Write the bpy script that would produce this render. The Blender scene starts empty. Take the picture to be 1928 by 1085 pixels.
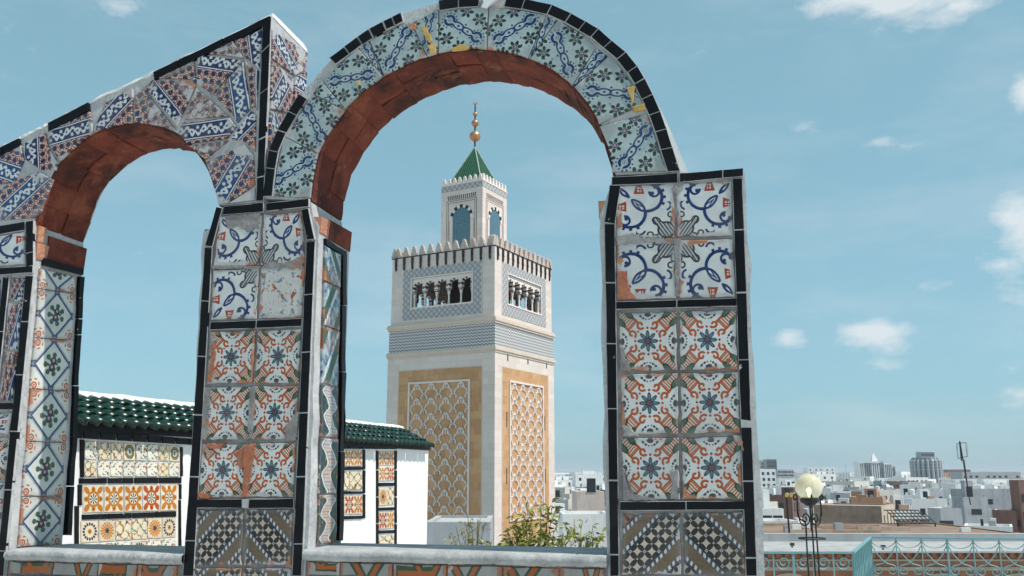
import bpy, math, random
from mathutils import Vector, Matrix
random.seed(7)
PI = math.pi
rad = math.radians
C = bpy.context.scene.collection

# ------------------------------------------------------------------ camera, sky, sun, exposure
EYE = 1.6                       # eye height over the terrace floor
FPX = 1690.0                    # focal length in photograph pixels (1928 wide)
PITCH = math.atan((890 - 542.5) / FPX)
sc = bpy.context.scene
cam = bpy.data.cameras.new('camera')
cam.lens = 36.0 * FPX / 1928.0
cam.sensor_width = 36.0
cam.clip_start = 0.05
cam.clip_end = 40000
cob = bpy.data.objects.new('camera', cam)
C.objects.link(cob)
cob.location = (0, 0, EYE)
cob.rotation_euler = (PI / 2 + PITCH, 0, 0)
sc.camera = cob
sc.view_settings.view_transform = 'Standard'
sc.view_settings.look = 'None'
sc.view_settings.gamma = 1
sc.view_settings.use_curve_mapping = False
sc.view_settings.exposure = 0.0
sc.cycles.max_bounces = 8
sc.cycles.diffuse_bounces = 4
sc.cycles.glossy_bounces = 3
sc.cycles.transmission_bounces = 6
sc.cycles.use_adaptive_sampling = True

SUN_EL, SUN_AZ = rad(57), rad(-23)          # azimuth counted from +X towards +Y
SUN_DIR = Vector((math.cos(SUN_AZ) * math.cos(SUN_EL), math.sin(SUN_AZ) * math.cos(SUN_EL), math.sin(SUN_EL)))
sl = bpy.data.lights.new('sun', 'SUN')
sl.energy = 4.9
sl.angle = rad(0.55)
sl.color = (1.0, 0.95, 0.88)
so = bpy.data.objects.new('sun', sl)
C.objects.link(so)
so.location = (20, -10, 60)
so.rotation_euler = SUN_DIR.to_track_quat('Z', 'Y').to_euler()

FW = Vector((0, math.cos(PITCH), math.sin(PITCH)))
UP = Vector((0, -math.sin(PITCH), math.cos(PITCH)))
EYEV = Vector((0, 0, EYE))


def ray(px, py):
    return Vector((px - 964, 0, 0)) - UP * (py - 542.5) + FW * FPX


def on_plane(px, py, p0, n):
    d = ray(px, py)
    return EYEV + d * ((Vector(p0) - EYEV).dot(n) / d.dot(n))


def at(px, py, Y):
    d = ray(px, py)
    return EYEV + d * (Y / d.y)


# ------------------------------------------------------------------ node expression language
class S:
    """a float socket of the node tree under construction"""
    def __init__(self, s): self.s = s
    def __add__(a, b): return M('ADD', a, b)
    def __radd__(a, b): return M('ADD', b, a)
    def __sub__(a, b): return M('SUBTRACT', a, b)
    def __rsub__(a, b): return M('SUBTRACT', b, a)
    def __mul__(a, b): return M('MULTIPLY', a, b)
    def __rmul__(a, b): return M('MULTIPLY', b, a)
    def __truediv__(a, b): return M('DIVIDE', a, b)
    def __neg__(a): return M('MULTIPLY', a, -1.0)


NT = None


def new(t): return NT.nodes.new(t)


def put(sock, v):
    if isinstance(v, S): v = v.s
    if isinstance(v, bpy.types.NodeSocket):
        NT.links.new(v, sock)
    else:
        if isinstance(v, tuple) and len(v) == 3 and sock.type == 'RGBA': v = (*v, 1)
        sock.default_value = v


def M(op, a, b=None, c=None):
    n = new('ShaderNodeMath'); n.operation = op
    put(n.inputs[0], a)
    if b is not None: put(n.inputs[1], b)
    if c is not None: put(n.inputs[2], c)
    return S(n.outputs[0])


def mn(a, b): return M('MINIMUM', a, b)
def mx(a, b): return M('MAXIMUM', a, b)
def ab(a): return M('ABSOLUTE', a)
def sn(a): return M('SINE', a)
def cs(a): return M('COSINE', a)
def sqrt(a): return M('SQRT', a)
def frac(a): return M('FRACT', a)
def at2(y, x): return M('ARCTAN2', y, x)
def lt(a, b): return M('LESS_THAN', a, b)
def gt(a, b): return M('GREATER_THAN', a, b)
def ping(a, s): return M('PINGPONG', a, s)
def dist(x, y, cx=0.0, cy=0.0, sx=1.0, sy=1.0):
    u = (x - cx) / sx if sx != 1.0 else (x - cx if cx else x)
    v = (y - cy) / sy if sy != 1.0 else (y - cy if cy else y)
    return sqrt(u * u + v * v)
def ss(x, e0, e1):
    n = new('ShaderNodeMapRange'); n.clamp = True
    put(n.inputs['Value'], x); put(n.inputs['From Min'], e0); put(n.inputs['From Max'], e1)
    return S(n.outputs['Result'])
def disc(d, r, e=.006): return ss(d, r + e, r - e)
def ring(d, r, w, e=.006): return ss(ab(d - r), w + e, w - e)
def rot(x, y, a):
    c, s = math.cos(a), math.sin(a)
    return x * c + y * s, y * c - x * s
def mix(f, a, b, blend='MIX'):
    n = new('ShaderNodeMix'); n.data_type = 'RGBA'; n.blend_type = blend
    put(n.inputs[0], f); put(n.inputs[6], a); put(n.inputs[7], b)
    return n.outputs[2]
def noise(vec, scale, detail=3, rough=.55, w=None):
    n = new('ShaderNodeTexNoise')
    if w is not None:
        n.noise_dimensions = '4D'; put(n.inputs['W'], w)
    if vec is not None: put(n.inputs['Vector'], vec)
    n.inputs['Scale'].default_value = scale; n.inputs['Detail'].default_value = detail; n.inputs['Roughness'].default_value = rough
    return S(n.outputs[0])
def vor(vec, scale, feature='F1', rnd=1.0):
    n = new('ShaderNodeTexVoronoi'); n.feature = feature
    put(n.inputs['Vector'], vec); n.inputs['Scale'].default_value = scale
    n.inputs['Randomness'].default_value = rnd
    return n
def vec(x, y, z=0.0):
    n = new('ShaderNodeCombineXYZ')
    put(n.inputs[0], x); put(n.inputs[1], y); put(n.inputs[2], z)
    return n.outputs[0]
def sep(v):
    n = new('ShaderNodeSeparateXYZ'); put(n.inputs[0], v)
    return S(n.outputs[0]), S(n.outputs[1]), S(n.outputs[2])
def coord(kind='Object'):
    return new('ShaderNodeTexCoord').outputs[kind]
def rnd():
    return S(new('ShaderNodeObjectInfo').outputs['Random'])
def bump(h, strength=.3, distance=.01):
    n = new('ShaderNodeBump'); n.inputs['Strength'].default_value = strength; n.inputs['Distance'].default_value = distance
    put(n.inputs['Height'], h)
    return n.outputs[0]


def material(name, fn):
    """fn() builds nodes and returns a dict of Principled inputs"""
    global NT
    m = bpy.data.materials.new(name); m.use_nodes = True
    NT = m.node_tree
    p = NT.nodes['Principled BSDF']
    for k, v in fn().items(): put(p.inputs[k], v)
    return m


# ------------------------------------------------------------------ world
SKY_TINT = (.84, 1.16, 1.30)
SKY_MEAN = (2.55, 4.75, 5.75)      # even humid haze through the whole sky


def make_world():
    global NT
    w = bpy.data.worlds.new('World'); sc.world = w; w.use_nodes = True
    NT = w.node_tree
    bg = NT.nodes['Background']
    sky = new('ShaderNodeTexSky'); sky.sky_type = 'NISHITA'; sky.sun_disc = False
    sky.sun_elevation = SUN_EL; sky.sun_rotation = PI / 2 - SUN_AZ
    sky.altitude = 0; sky.air_density = 1.0; sky.dust_density = 0.8; sky.ozone_density = 1.0
    hs = new('ShaderNodeHueSaturation')
    hs.inputs['Hue'].default_value = 0.473; hs.inputs['Saturation'].default_value = 0.62; hs.inputs['Value'].default_value = 1.0
    put(hs.inputs['Color'], sky.outputs[0])
    g = coord('Generated')
    x, y, z = sep(g)
    yy = mx(y, .05)
    u, v = x / yy, z / yy
    n1 = noise(g, 9, 6, .6)
    n2 = noise(vec(x, y, z * 2.2), 22, 6, .62)
    tot = None
    for px, py, sx, sy, k in [(1680, -6, 210, 62, 1.25), (1800, 10, 90, 26, .9), (1560, -4, 80, 20, .6), (1935, 175, 46, 62, 1.05), (1925, 430, 52, 80, 1.15), (1890, 500, 60, 26, .7), (1940, 560, 70, 34, .6),
                              (1642, 632, 72, 36, 1.2), (1700, 615, 30, 16, .6), (1482, 638, 36, 22, .9), (1650, 686, 50, 18, .6), (1920, 745, 46, 26, .9), (1780, 532, 60, 16, .35),
                              (240, 12, 60, 40, .6), (1660, 268, 90, 22, .5), (1515, 240, 46, 22, .5), (1905, 690, 60, 20, .4), (1480, 400, 70, 14, .3)]:
        d = ray(px, py); u0, v0 = d.x / d.y, d.z / d.y
        a, b = (u - u0) / (sx / FPX), (v - v0) / (sy / FPX)
        t = ss(sqrt(a * a + b * b), 1.5, 0.0) * k
        tot = t if tot is None else mx(tot, t)
    puffs = ss(tot * 1.25 + (n2 - .5) * 2.1, .34, 1.15) * gt(y, .05)
    wisp = ss(noise(vec(x * 1.0, y * 1.0, z * 4.0), 3.2, 6, .62), .48, .80) * .26
    soft = ss(n1, .52, .9) * .10
    cl = M('ADD', mx(puffs * .85, wisp + soft), 0.0)
    cl.s.node.use_clamp = True
    tint = mix(1.0, hs.outputs[0], SKY_TINT, 'MULTIPLY')
    tint = mix(.56, tint, SKY_MEAN)
    col = mix(cl, tint, (7.2, 7.7, 8.0))
    put(bg.inputs['Color'], col)
    bg.inputs['Strength'].default_value = 0.11


make_world()

# ------------------------------------------------------------------ helpers: objects
def tag(o, label=None, cat=None, group=None, kind=None):
    if label: o['label'] = label
    if cat: o['category'] = cat
    if group: o['group'] = group
    if kind: o['kind'] = kind
    return o


def empty(name, loc, rz=0, **k):
    o = bpy.data.objects.new(name, None); C.objects.link(o)
    o.location = loc; o.rotation_euler = (0, 0, rz); o.empty_display_size = .2
    return tag(o, **k)


class MB:
    """collects boxes, prisms, tubes; build() links ONE mesh object"""
    def __init__(self): self.v, self.f, self.uv, self.smooth, self.mi = [], [], None, False, None
    def add(self, vs, fs):
        k = len(self.v); self.v += [tuple(v) for v in vs]; self.f += [tuple(i + k for i in f) for f in fs]; return self
    def box(self, x0, x1, y0, y1, z0, z1):
        return self.add([(x0, y0, z0), (x1, y0, z0), (x1, y1, z0), (x0, y1, z0), (x0, y0, z1), (x1, y0, z1), (x1, y1, z1), (x0, y1, z1)],
                        [(0, 3, 2, 1), (4, 5, 6, 7), (0, 1, 5, 4), (1, 2, 6, 5), (2, 3, 7, 6), (3, 0, 4, 7)])
    def extrude(self, pts, f0, f1):
        """polygon pts; f0, f1 map a 2D point to the two ends"""
        n = len(pts)
        return self.add([f0(p) for p in pts] + [f1(p) for p in pts],
                        [tuple(range(n)), tuple(range(2 * n - 1, n - 1, -1))] + [((i + 1) % n, i, n + i, n + (i + 1) % n) for i in range(n)])
    def tube(self, path, r, n=6, closed=False):
        path = [Vector(p) for p in path]; m = len(path); vs = []; fs = []
        rr = r if isinstance(r, (list, tuple)) else [r] * m
        for i, p in enumerate(path):
            a = path[i - 1] if (i or closed) else p
            b = path[(i + 1) % m] if (i < m - 1 or closed) else p
            t = (b - a).normalized()
            h = Vector((0, 0, 1)) if abs(t.z) < .9 else Vector((1, 0, 0))
            e1 = t.cross(h).normalized(); e2 = t.cross(e1)
            for k in range(n):
                an = 2 * PI * k / n
                vs.append(p + (e1 * math.cos(an) + e2 * math.sin(an)) * rr[i])
        for i in range(m if closed else m - 1):
            j = (i + 1) % m
            for k in range(n):
                fs.append((i * n + k, i * n + (k + 1) % n, j * n + (k + 1) % n, j * n + k))
        if not closed: fs += [tuple(range(n - 1, -1, -1)), tuple((m - 1) * n + k for k in range(n))]
        return self.add(vs, fs)
    def lathe(self, prof, c=(0, 0, 0), n=16):
        vs, fs = [], []
        for r, z in prof:
            for k in range(n):
                a = 2 * PI * k / n; vs.append((c[0] + r * math.cos(a), c[1] + r * math.sin(a), c[2] + z))
        for i in range(len(prof) - 1):
            for k in range(n):
                fs.append((i * n + k, i * n + (k + 1) % n, (i + 1) * n + (k + 1) % n, (i + 1) * n + k))
        fs += [tuple(range(n - 1, -1, -1)), tuple((len(prof) - 1) * n + k for k in range(n))]
        return self.add(vs, fs)
    def mesh(self, name, mat):
        me = bpy.data.meshes.new(name); me.from_pydata(self.v, [], self.f); me.update()
        if mat: me.materials.append(mat)
        if self.uv is not None:
            ul = me.uv_layers.new(name='UVMap')
            for l in me.loops: ul.data[l.index].uv = self.uv[l.vertex_index]
        if self.smooth:
            for p in me.polygons: p.use_smooth = True
        return me
    def build(self, name, mat, parent=None, **k):
        o = bpy.data.objects.new(name, self.mesh(name, mat)); C.objects.link(o)
        if parent: o.parent = parent
        return tag(o, **k)


def link(name, me, parent, mw=None, **k):
    o = bpy.data.objects.new(name, me); C.objects.link(o)
    if parent: o.parent = parent
    if mw is not None: o.matrix_local = mw
    return tag(o, **k)


def area2(p): return sum(p[i][0] * p[(i + 1) % len(p)][1] - p[(i + 1) % len(p)][0] * p[i][1] for i in range(len(p))) / 2


def rough_poly(pts, uvs, step, amp, rng):
    """break long edges and make them a little ragged"""
    P, U = [], []
    n = len(pts)
    for i in range(n):
        a, b = pts[i], pts[(i + 1) % n]; ua, ub = uvs[i], uvs[(i + 1) % n]
        L = math.hypot(b[0] - a[0], b[1] - a[1]); k = max(1, int(L / step))
        nx, ny = (b[1] - a[1]) / (L or 1), -(b[0] - a[0]) / (L or 1)
        for j in range(k):
            t = j / k
            w = -abs(rng.gauss(0, amp)) if j else -abs(rng.gauss(0, amp * .6))
            P.append((a[0] + (b[0] - a[0]) * t + nx * w, a[1] + (b[1] - a[1]) * t + ny * w))
            U.append((ua[0] + (ub[0] - ua[0]) * t, ua[1] + (ub[1] - ua[1]) * t))
    return P, U


def piece(name, pts, mat, parent, mapf, d0, d1, uvs=None, step=.045, amp=.0016, bev=.002, tilt=.0012, seed=None, **k):
    """a tile, strip or brick: polygon pts in a 2D plane, mapf(p, d) -> local 3D, front face at d0 (towards the viewer), back at d1"""
    rng = random.Random(seed if seed is not None else random.random())
    if uvs is None: uvs = pts
    if area2(pts) < 0: pts, uvs = pts[::-1], uvs[::-1]
    P, U = rough_poly(pts, uvs, step, amp, rng)
    n = len(P)
    cx, cy = sum(p[0] for p in P) / n, sum(p[1] for p in P) / n
    R = max(math.hypot(p[0] - cx, p[1] - cy) for p in P)
    gx, gy = rng.gauss(0, tilt) / R, rng.gauss(0, tilt) / R
    off = rng.gauss(0, tilt * .6)
    def dd(p): return d0 + off + gx * (p[0] - cx) + gy * (p[1] - cy)
    ins = []
    for p in P:
        L = math.hypot(p[0] - cx, p[1] - cy) or 1
        f = max(0, 1 - bev * 1.3 / L)
        ins.append((cx + (p[0] - cx) * f, cy + (p[1] - cy) * f))
    mb = MB()
    vs = [mapf(p, dd(p)) for p in ins] + [mapf(p, dd(p) + bev) for p in P] + [mapf(p, d1) for p in P]
    fs = [tuple(range(n)), tuple(range(3 * n - 1, 2 * n - 1, -1))]
    for i in range(n):
        j = (i + 1) % n
        fs += [(j, i, n + i, n + j), (n + j, n + i, 2 * n + i, 2 * n + j)]
    mb.v = vs; mb.f = fs; mb.uv = U * 3
    return mb.build(name, mat, parent, **k)


def lerp(a, b, t): return a + (b - a) * t


def interp(tab, x):
    if x <= tab[0][0]: return tab[0][1]
    for (x0, y0), (x1, y1) in zip(tab, tab[1:]):
        if x <= x1: return y0 + (y1 - y0) * (x - x0) / (x1 - x0)
    return tab[-1][1]


# ------------------------------------------------------------------ materials: painted tiles
WHITE = (.70, .72, .73)
NAVY = (.016, .035, .17)
BLUE = (.035, .10, .30)
INK = (.018, .02, .035)
ORANGE = (.50, .15, .035)
GREEN = (.04, .13, .055)
TERRA = (.40, .16, .09)


def tile_material(name, fn, chip=.5, terra=.5, rough=.16, dirt=1.0):
    """fn(x, y, r) paints the glaze, x and y in -0.5..0.5, r random per tile; edges are chipped, glaze is crazed and dirty"""
    def f():
        uv = coord('UV'); u, v, _ = sep(uv)
        x, y = u - .5, v - .5
        r = rnd()
        o = coord('Object')
        wob = noise(uv, 9, 2, .5, r * 37)
        wob2 = noise(uv, 9, 2, .5, r * 37 + 9)
        xp, yp = x + (wob - .5) * .018, y + (wob2 - .5) * .018
        col = fn(xp, yp, r)
        brush = noise(uv, 26, 3, .6, r * 11)
        col = mix(ss(brush, .35, .75) * .10, col, (.55, .56, .56))
        gm = new('ShaderNodeGamma'); put(gm.inputs[0], col); gm.inputs[1].default_value = 1.40
        hsv = new('ShaderNodeHueSaturation'); put(hsv.inputs['Color'], gm.outputs[0]); hsv.inputs['Saturation'].default_value = 1.10; put(hsv.inputs['Value'], frac(r * 17.3) * .16 + .88)
        col = mix(1.0, hsv.outputs[0], (1.0, .965, .92), 'MULTIPLY')
        e = mx(ab(x), ab(y))
        big = noise(o, 13, 5, .65, r * 5)
        ch = ss(big * 1.25 + ss(e, .36, .51) * .34 - 1.0 + chip * .12 + (r - .5) * .1, -.012, .012)
        t = ss(noise(o, 7, 2, .5, r * 3), .5 + (.5 - terra) * .3 - .02, .5 + (.5 - terra) * .3 + .02)
        n4 = noise(o, 60, 4, .65)
        base = mix(t, mix(n4, (.26, .25, .26), (.52, .51, .51)), mix(n4, (.26, .09, .05), (.47, .22, .13)))
        crk = vor(o, 26, 'DISTANCE_TO_EDGE').outputs['Distance']
        craz = ss(S(crk), .02, .0) * ss(noise(o, 6, 2), .5, .7) * .35
        col = mix(craz, col, (.16, .15, .15))
        grime = ss(noise(o, 5, 5, .7), .40, .75) * .34 + ss(e, .42, .51) * .35
        grime = grime * dirt
        col = mix(grime, col, (.20, .185, .18))
        col = mix(ch, col, base)
        h = M('ADD', (1.0 - ch) * .6, n4 * (ch * .5 + .03))
        return {'Base Color': col, 'Roughness': M('ADD', ch * .65, rough + .1 * brush), 'Normal': bump(h, .5, .004), 'Specular IOR Level': .45}
    return material(name, f)


def pat_flower(x, y, r):
    ax, ay = ab(x), ab(y); a, b = mx(ax, ay), mn(ax, ay)
    s, d = a + b, a - b
    w1 = noise(vec(x, y), 5, 2, .5)
    col = mix(ss(w1, .4, .7) * .35, WHITE, (.58, .62, .66))
    org = mix(w1, (.40, .10, .022), (.56, .19, .04))
    hatch = ss(sn(s * 100.0), -.05, .4) * lt(d, .15) * gt(s, .54)
    col = mix(lt(d, .15) * gt(s, .54) * .35, col, (.60, .42, .26))
    col = mix(hatch * .95, col, (.44, .135, .035))
    st = ss(ab(d - .155), .036, .024) * gt(s, .50)
    en = ss(ab(s - .54), .026, .014) * lt(d, .16)
    dv = dist(a, b, .285, .125)
    ph = frac(at2(b - .125, a - .285) * .159155 + 1.35)
    vo = ss(ab(dv - (ph * .060 + .016)), .027, .016)
    col = mix(mx(mx(st, en), vo), col, org)
    c = .70711
    p, q = s * c, d * c
    lf = disc(dist(p, q, .575, .10, .105, .055), 1.0, .08)
    lf2 = disc(dist(p, q, .575, .10, .080, .036), 1.0, .12)
    col = mix(lf, col, (.008, .028, .016)); col = mix(lf2, col, mix(w1, (.035, .12, .05), (.07, .19, .085)))
    dots = mx(disc(dist(a, b, .232, .0), .022), disc(dist(a, b, .17, .17), .020))
    col = mix(dots, col, (.38, .07, .03))
    dk = mx(disc(dist(a, b, .47, .0, .040, .060), 1.0, .1), mx(disc(dist(a, b, .405, .075), .019), mx(disc(dist(a, b, .445, .125), .022), disc(dist(a, b, .385, .03), .013))))
    dk = mx(dk, ss(ab(b - (a - .30) * .9), .011, .005) * gt(a, .38) * lt(a, .47))
    col = mix(dk, col, INK)
    d1 = dist(a, b, .108, 0.0, .082, .034); d2 = dist(p, q, .108, 0.0, .082, .034)
    dm = mn(d1, d2)
    col = mix(disc(dm, 1.0, .08), col, (.015, .03, .07)); col = mix(disc(dm, .66, .08), col, (.15, .25, .30))
    col = mix(disc(dist(x, y), .030), col, (.36, .05, .025))
    return col


def pat_scroll(x, y, r):
    # quarter of a four-tile medallion; the medallion sits in the corner u = v = 0
    X, Y = x + .5, y + .5
    a, b = mx(X, Y), mn(X, Y)
    s, d = a + b, a - b
    w1 = noise(vec(x, y), 4, 3, .5)
    col = mix(ss(w1, .4, .75) * .4, WHITE, (.50, .54, .61))
    navy = mix(noise(vec(x, y), 7, 2), (.010, .022, .12), (.03, .075, .25))
    dA = dist(a, b, .77, .47); dB = dist(a, b, .47, .77)
    hat = ss(sn(d * 90.0 + s * 20.0), -.3, .2)
    ves = lt(dA, .27) * lt(dB, .27)
    col = mix(ves * hat, col, (.05, .12, .30))
    ol = ss(ab(dB - .27), .026, .014) * lt(dA, .275)
    arc = ss(ab(dA - .27), .036, .024) * lt(b, .505)
    th = at2(b - .47, a - .77)
    fea = ss(ab(dA - .305), .045, .030) * ss(sn(th * 15.0), .0, .45) * lt(b, .43) * gt(a, .56)
    dC = dist(a, b, 1.02, .73); dD = dist(a, b, .73, 1.02)
    ves2 = lt(dC, .24) * lt(dD, .24)
    col = mix(ves2 * hat, col, (.05, .12, .30))
    ol2 = ss(ab(dD - .24), .026, .014) * lt(dC, .245)
    dq = dist(a, b, .875, .335)
    curl = mx(ring(dq, .085, .022) * (1.0 - gt(a, .89) * gt(b, .35)), disc(dist(a, b, .85, .37), .036))
    curl2 = ring(dist(a, b, .60, .13), .085, .020) * lt(b, .12) * lt(a, .67)
    rg = mx(mx(mx(ol, arc), mx(fea, ol2)), mx(curl, curl2))
    col = mix(rg, col, navy)
    bx, by = ab(a - .925), ab(b - .605)
    box = lt(bx, .085) * lt(by, .080 - (a - .91) * .3)
    inn = lt(bx, .056) * lt(by, .046)
    grid = mx(ss(sn(a * 110.0), .2, .6), ss(sn(b * 110.0), .2, .6))
    col = mix(box, col, (.45, .105, .035)); col = mix(inn * (1.0 - grid), col, WHITE)
    c = .70711
    p, q = s * c, d * c
    m = mn(dist(p, q, .19, 0.0) - .145, dist(p, q, .43, 0.0, 1.0, .8) - .075)
    m = mn(m, dist(p, q, .33, 0.0, 1.0, .75) - .075)
    m = mn(m, (dist(a, b, .27, 0.0, 1.0, .60) - .085))
    ins = lt(m, 0.0)
    col = mix(ins * .45, col, (.30, .30, .33))
    col = mix(ins * ss(sn(X * 95.0 - Y * 60.0), .1, .5) * .95, col, INK)
    col = mix(ss(ab(m), .024, .012), col, INK)
    cu = ring(dist(a, b, .42, .045), .05, .015) * gt(b, .02)
    col = mix(cu, col, INK)
    return col


def pat_floral_band(x, y, r):
    ax, ay = ab(x), ab(y)
    w1 = noise(vec(x, y), 4, 2, .5)
    col = mix(ss(w1, .35, .75), (.53, .60, .61), (.40, .48, .51))
    ink = mix(noise(vec(x, y), 8, 2), (.012, .035, .14), (.05, .105, .26))
    dr = dist(ax, y, .34)
    th = at2(y, ax - .34)
    b = ring(dr, .090, .027) * gt(ab(ay - .088 * 0.0), .022)
    b = mx(b, ss(sn(th * 13.0), .0, .5) * ss(ab(dr - .150), .020, .012) * gt(ax, .26))
    b = mx(b, ss(sn(th * 6.0), .0, .5) * ss(ab(dr - .034), .013, .008)); b = mx(b, disc(dr, .011))
    de = dist(ax, y, .115, 0.0, .125, .062)
    b = mx(b, ss(ab(de - 1.0), .27, .18) * gt(ay, .012))
    b = mx(b, disc(ab(ax - .115) + ay, .030))
    for cx, cy in ((.0, .095), (.225, .085), (.0, 0.0)):
        b = mx(b, disc(sqrt(ab(ax - cx)) + sqrt(ab(ay - cy)), .215, .012))
    col = mix(b, col, ink)
    # two flowers in each half
    fx, fy = ax - .19, ay - .30
    for (cx, cy, ph) in ((.16, .325, .4), (.43, .29, 1.3)):
        fx, fy = ax - cx, ay - cy
        d = dist(fx, fy); t = at2(fy, fx) + ph
        rr = ab(cs(t * 3.0))
        pet = ss(d - (.05 + rr * .088), .006, -.006) * gt(d, .054) * ss(rr, .22, .36)
        col = mix(pet, col, mix(w1, (.006, .028, .02), (.03, .10, .065)))
        col = mix(ring(d, .036, .011), col, (.15, .07, .14))
        col = mix(disc(dist(fx, fy, .008, -.006), .014), col, (.20, .10, .18))
    vd = S(vor(vec(x, y), 15, 'F1', .8).outputs['Distance'])
    col = mix(ss(vd, .30, .24) * gt(ay, .19) * lt(ay, .46), col, mix(w1, (.008, .035, .022), (.05, .14, .09)))
    spr = ss(sn(ax * 120.0), .2, .6) * ss(ab(ay - .30 - (ax - .30) * .4), .030, .018) * gt(ax, .245) * lt(ax, .36)
    col = mix(spr, col, (.02, .07, .05))
    col = mix(ss(ax + ay, .905, .915), col, (.06, .15, .30))
    return col


def pat_star_band(x, y, r):
    ay = ab(y)
    v3 = vec(x, y)
    sp = noise(v3, 30, 2, .6)
    lite = gt(frac(r * 7.3), .72)
    org = mix(noise(v3, 12, 1), (.46, .125, .03), (.28, .045, .02))
    outside = mix(ss(sp, .50, .55), org, (.68, .68, .66))
    gx, gy = frac(x * 5.6 + y * .6 + 90.0) - .5, frac((ay - .20) * 5.4 + 90.0) - .5
    q1, q2 = ab(gx), ab(gy)
    star = mn(mx(q1, q2), (q1 + q2) * .7071)
    col = mix(disc(star, .27, .03), outside, mix(lite, (.010, .014, .09), (.04, .09, .20)))
    # arabesque on the band
    k = 3.6
    cell = frac(x * k + 60.0) - .5
    flip = ss(frac(x * k * .5 + 30.0), .499, .501) * 2.0 - 1.0
    yy = y * flip
    wn = noise(v3, 15, 2, .5)
    a1 = ring(dist(cell, yy * 3.6, .16, .10), .21, .10, .03) * (1.0 - lt(cell, .12) * gt(yy, .02))
    a2 = ss(ab(yy * 3.6 - sn(cell * 6.2832) * .33), .15, .10)
    a3 = disc(dist(cell, yy * 3.6, -.22, -.28, .17, .13), 1.0, .25)
    a4 = disc(dist(cell, yy * 3.6, -.32, .27, .13, .15), 1.0, .25)
    ara = mx(mx(a1, a2), mx(a3, a4)) * lt(ay, .150)
    ara = ara * ss(wn, .30, .38)
    band = mix(ara, mix(lite, (.012, .026, .14), (.05, .12, .26)), (.68, .70, .72))
    inb = ss(ay, .165, .160)
    col = mix(ss(ay, .212, .206), col, NAVY)
    col = mix(ss(ay, .190, .184), col, (.70, .72, .73))
    col = mix(inb, col, band)
    return col


def pat_bouquet(x, y, r):
    ax, ay = ab(x), ab(y)
    w1 = noise(vec(x, y), 4, 2, .5)
    col = mix(ss(w1, .4, .7) * .4, (.70, .72, .71), (.56, .60, .60))
    dd = ax + ay * 1.0
    fr = mx(ss(ab(dd - .47), .036, .027), ring(dist(ax, ay, .0, .47), .055, .022) * gt(dd, .44))
    fr = mx(fr, ring(dist(ax, ay, .47, .0), .055, .022) * gt(dd, .44))
    col = mix(fr, col, mix(noise(vec(x, y), 6, 2), (.02, .06, .19), (.05, .13, .28)))
    col = mix(ss(ab(dd - .525), .008, .004), col, (.03, .05, .14))
    dc = dist(ax, ay, .43, .43)
    t = at2(ay - .43, ax - .43)
    of = mx(ring(dc, .055, .018), ss(ab(dc - .125), .020, .010) * ss(sn(t * 6.0), -.3, .1))
    of = mx(of, disc(dc, .022)) * gt(dd, .56)
    col = mix(of, col, (.52, .17, .045))
    X, Y = rot(x, y, .9)
    d = dist(X, Y); th = at2(Y, X)
    w = frac(th * (7 / (2 * PI)) + 10.0) - .5
    lf = disc(dist(w * .9, d, .0, .185 + .0, .30, .06), 1.0, .1)
    lf2 = disc(dist(frac(th * (6 / (2 * PI)) + 10.3) - .5, d, .0, .11, .24, .036), 1.0, .1)
    col = mix(mx(lf, lf2), col, mix(w1, (.035, .10, .055), (.11, .20, .13)))
    for cx, cy in ((.065, .02), (-.06, -.03)):
        dd2 = dist(X, Y, cx, cy)
        col = mix(disc(dd2, .082), col, (.08, .014, .045)); col = mix(disc(dist(X, Y, cx + .012, cy + .008), .034), col, (.55, .46, .50))
    return col


def pat_chevron(x, y, r):
    t = x + y; s = x - y
    at_ = ab(t)
    tt = ping(t + 10.0, 1.0)          # same stripes again beyond the corner
    tt = ab(t)
    X, Y = frac(x * 3.9 + 20.0) - .5, frac(y * 3.9 + 20.0) - .5
    a, b = ab(X), ab(Y)
    p, q = (a + b) * .7071, (a - b) * .7071
    pet = disc(dist(p, q, .355, .0, .31, .185), 1.0, .1)
    lat = mix(pet, (.55, .51, .47), (.022, .010, .009))
    lat = mix(ss(ab(dist(p, q, .355, .0, .31, .185) - 1.12), .16, .08), lat, (.62, .57, .52))
    lat = mix(disc(a + b, .13, .03), lat, (.60, .60, .60)); lat = mix(disc(dist(X, Y), .05, .02), lat, (.03, .05, .12))
    rope = mix(ss(sn(s * 42.0 + t * 25.0), -.1, .2), (.62, .64, .66), (.10, .11, .15))
    beige = mix(noise(vec(x, y), 20, 3), (.155, .115, .075), (.25, .20, .14))
    col = lat
    col = mix(gt(tt, .29), col, (.03, .045, .085))
    col = mix(gt(tt, .335), col, rope)
    col = mix(gt(tt, .415), col, beige)
    col = mix(gt(tt, .68), col, rope)
    col = mix(gt(tt, .76), col, (.03, .045, .085))
    col = mix(gt(tt, .80), col, lat)
    return col


def pat_interlace(x, y, r):
    w1 = noise(vec(x, y), 5, 2)
    col = mix(w1, (.30, .30, .31), (.52, .51, .50))
    d = None
    z = ab(ab(frac(x + .5) - .5) - .25) * 2.0
    l1 = ab(y + .25 - ab(x + frac(r * 7.7) * .5 - .25) * (frac(r * 3.1) * .6 + .6))
    l2 = mx(ab(y + .10 + frac(r * 5.3) * .25) , ab(x - frac(r * 9.1) * .5 + .25) - .30)
    dd = mn(l1, l2)
    col = mix(ss(dd, .085, .075), col, (.03, .10, .045))
    col = mix(ss(dd, .044, .036), col, (.47, .17, .05))
    return col


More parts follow.
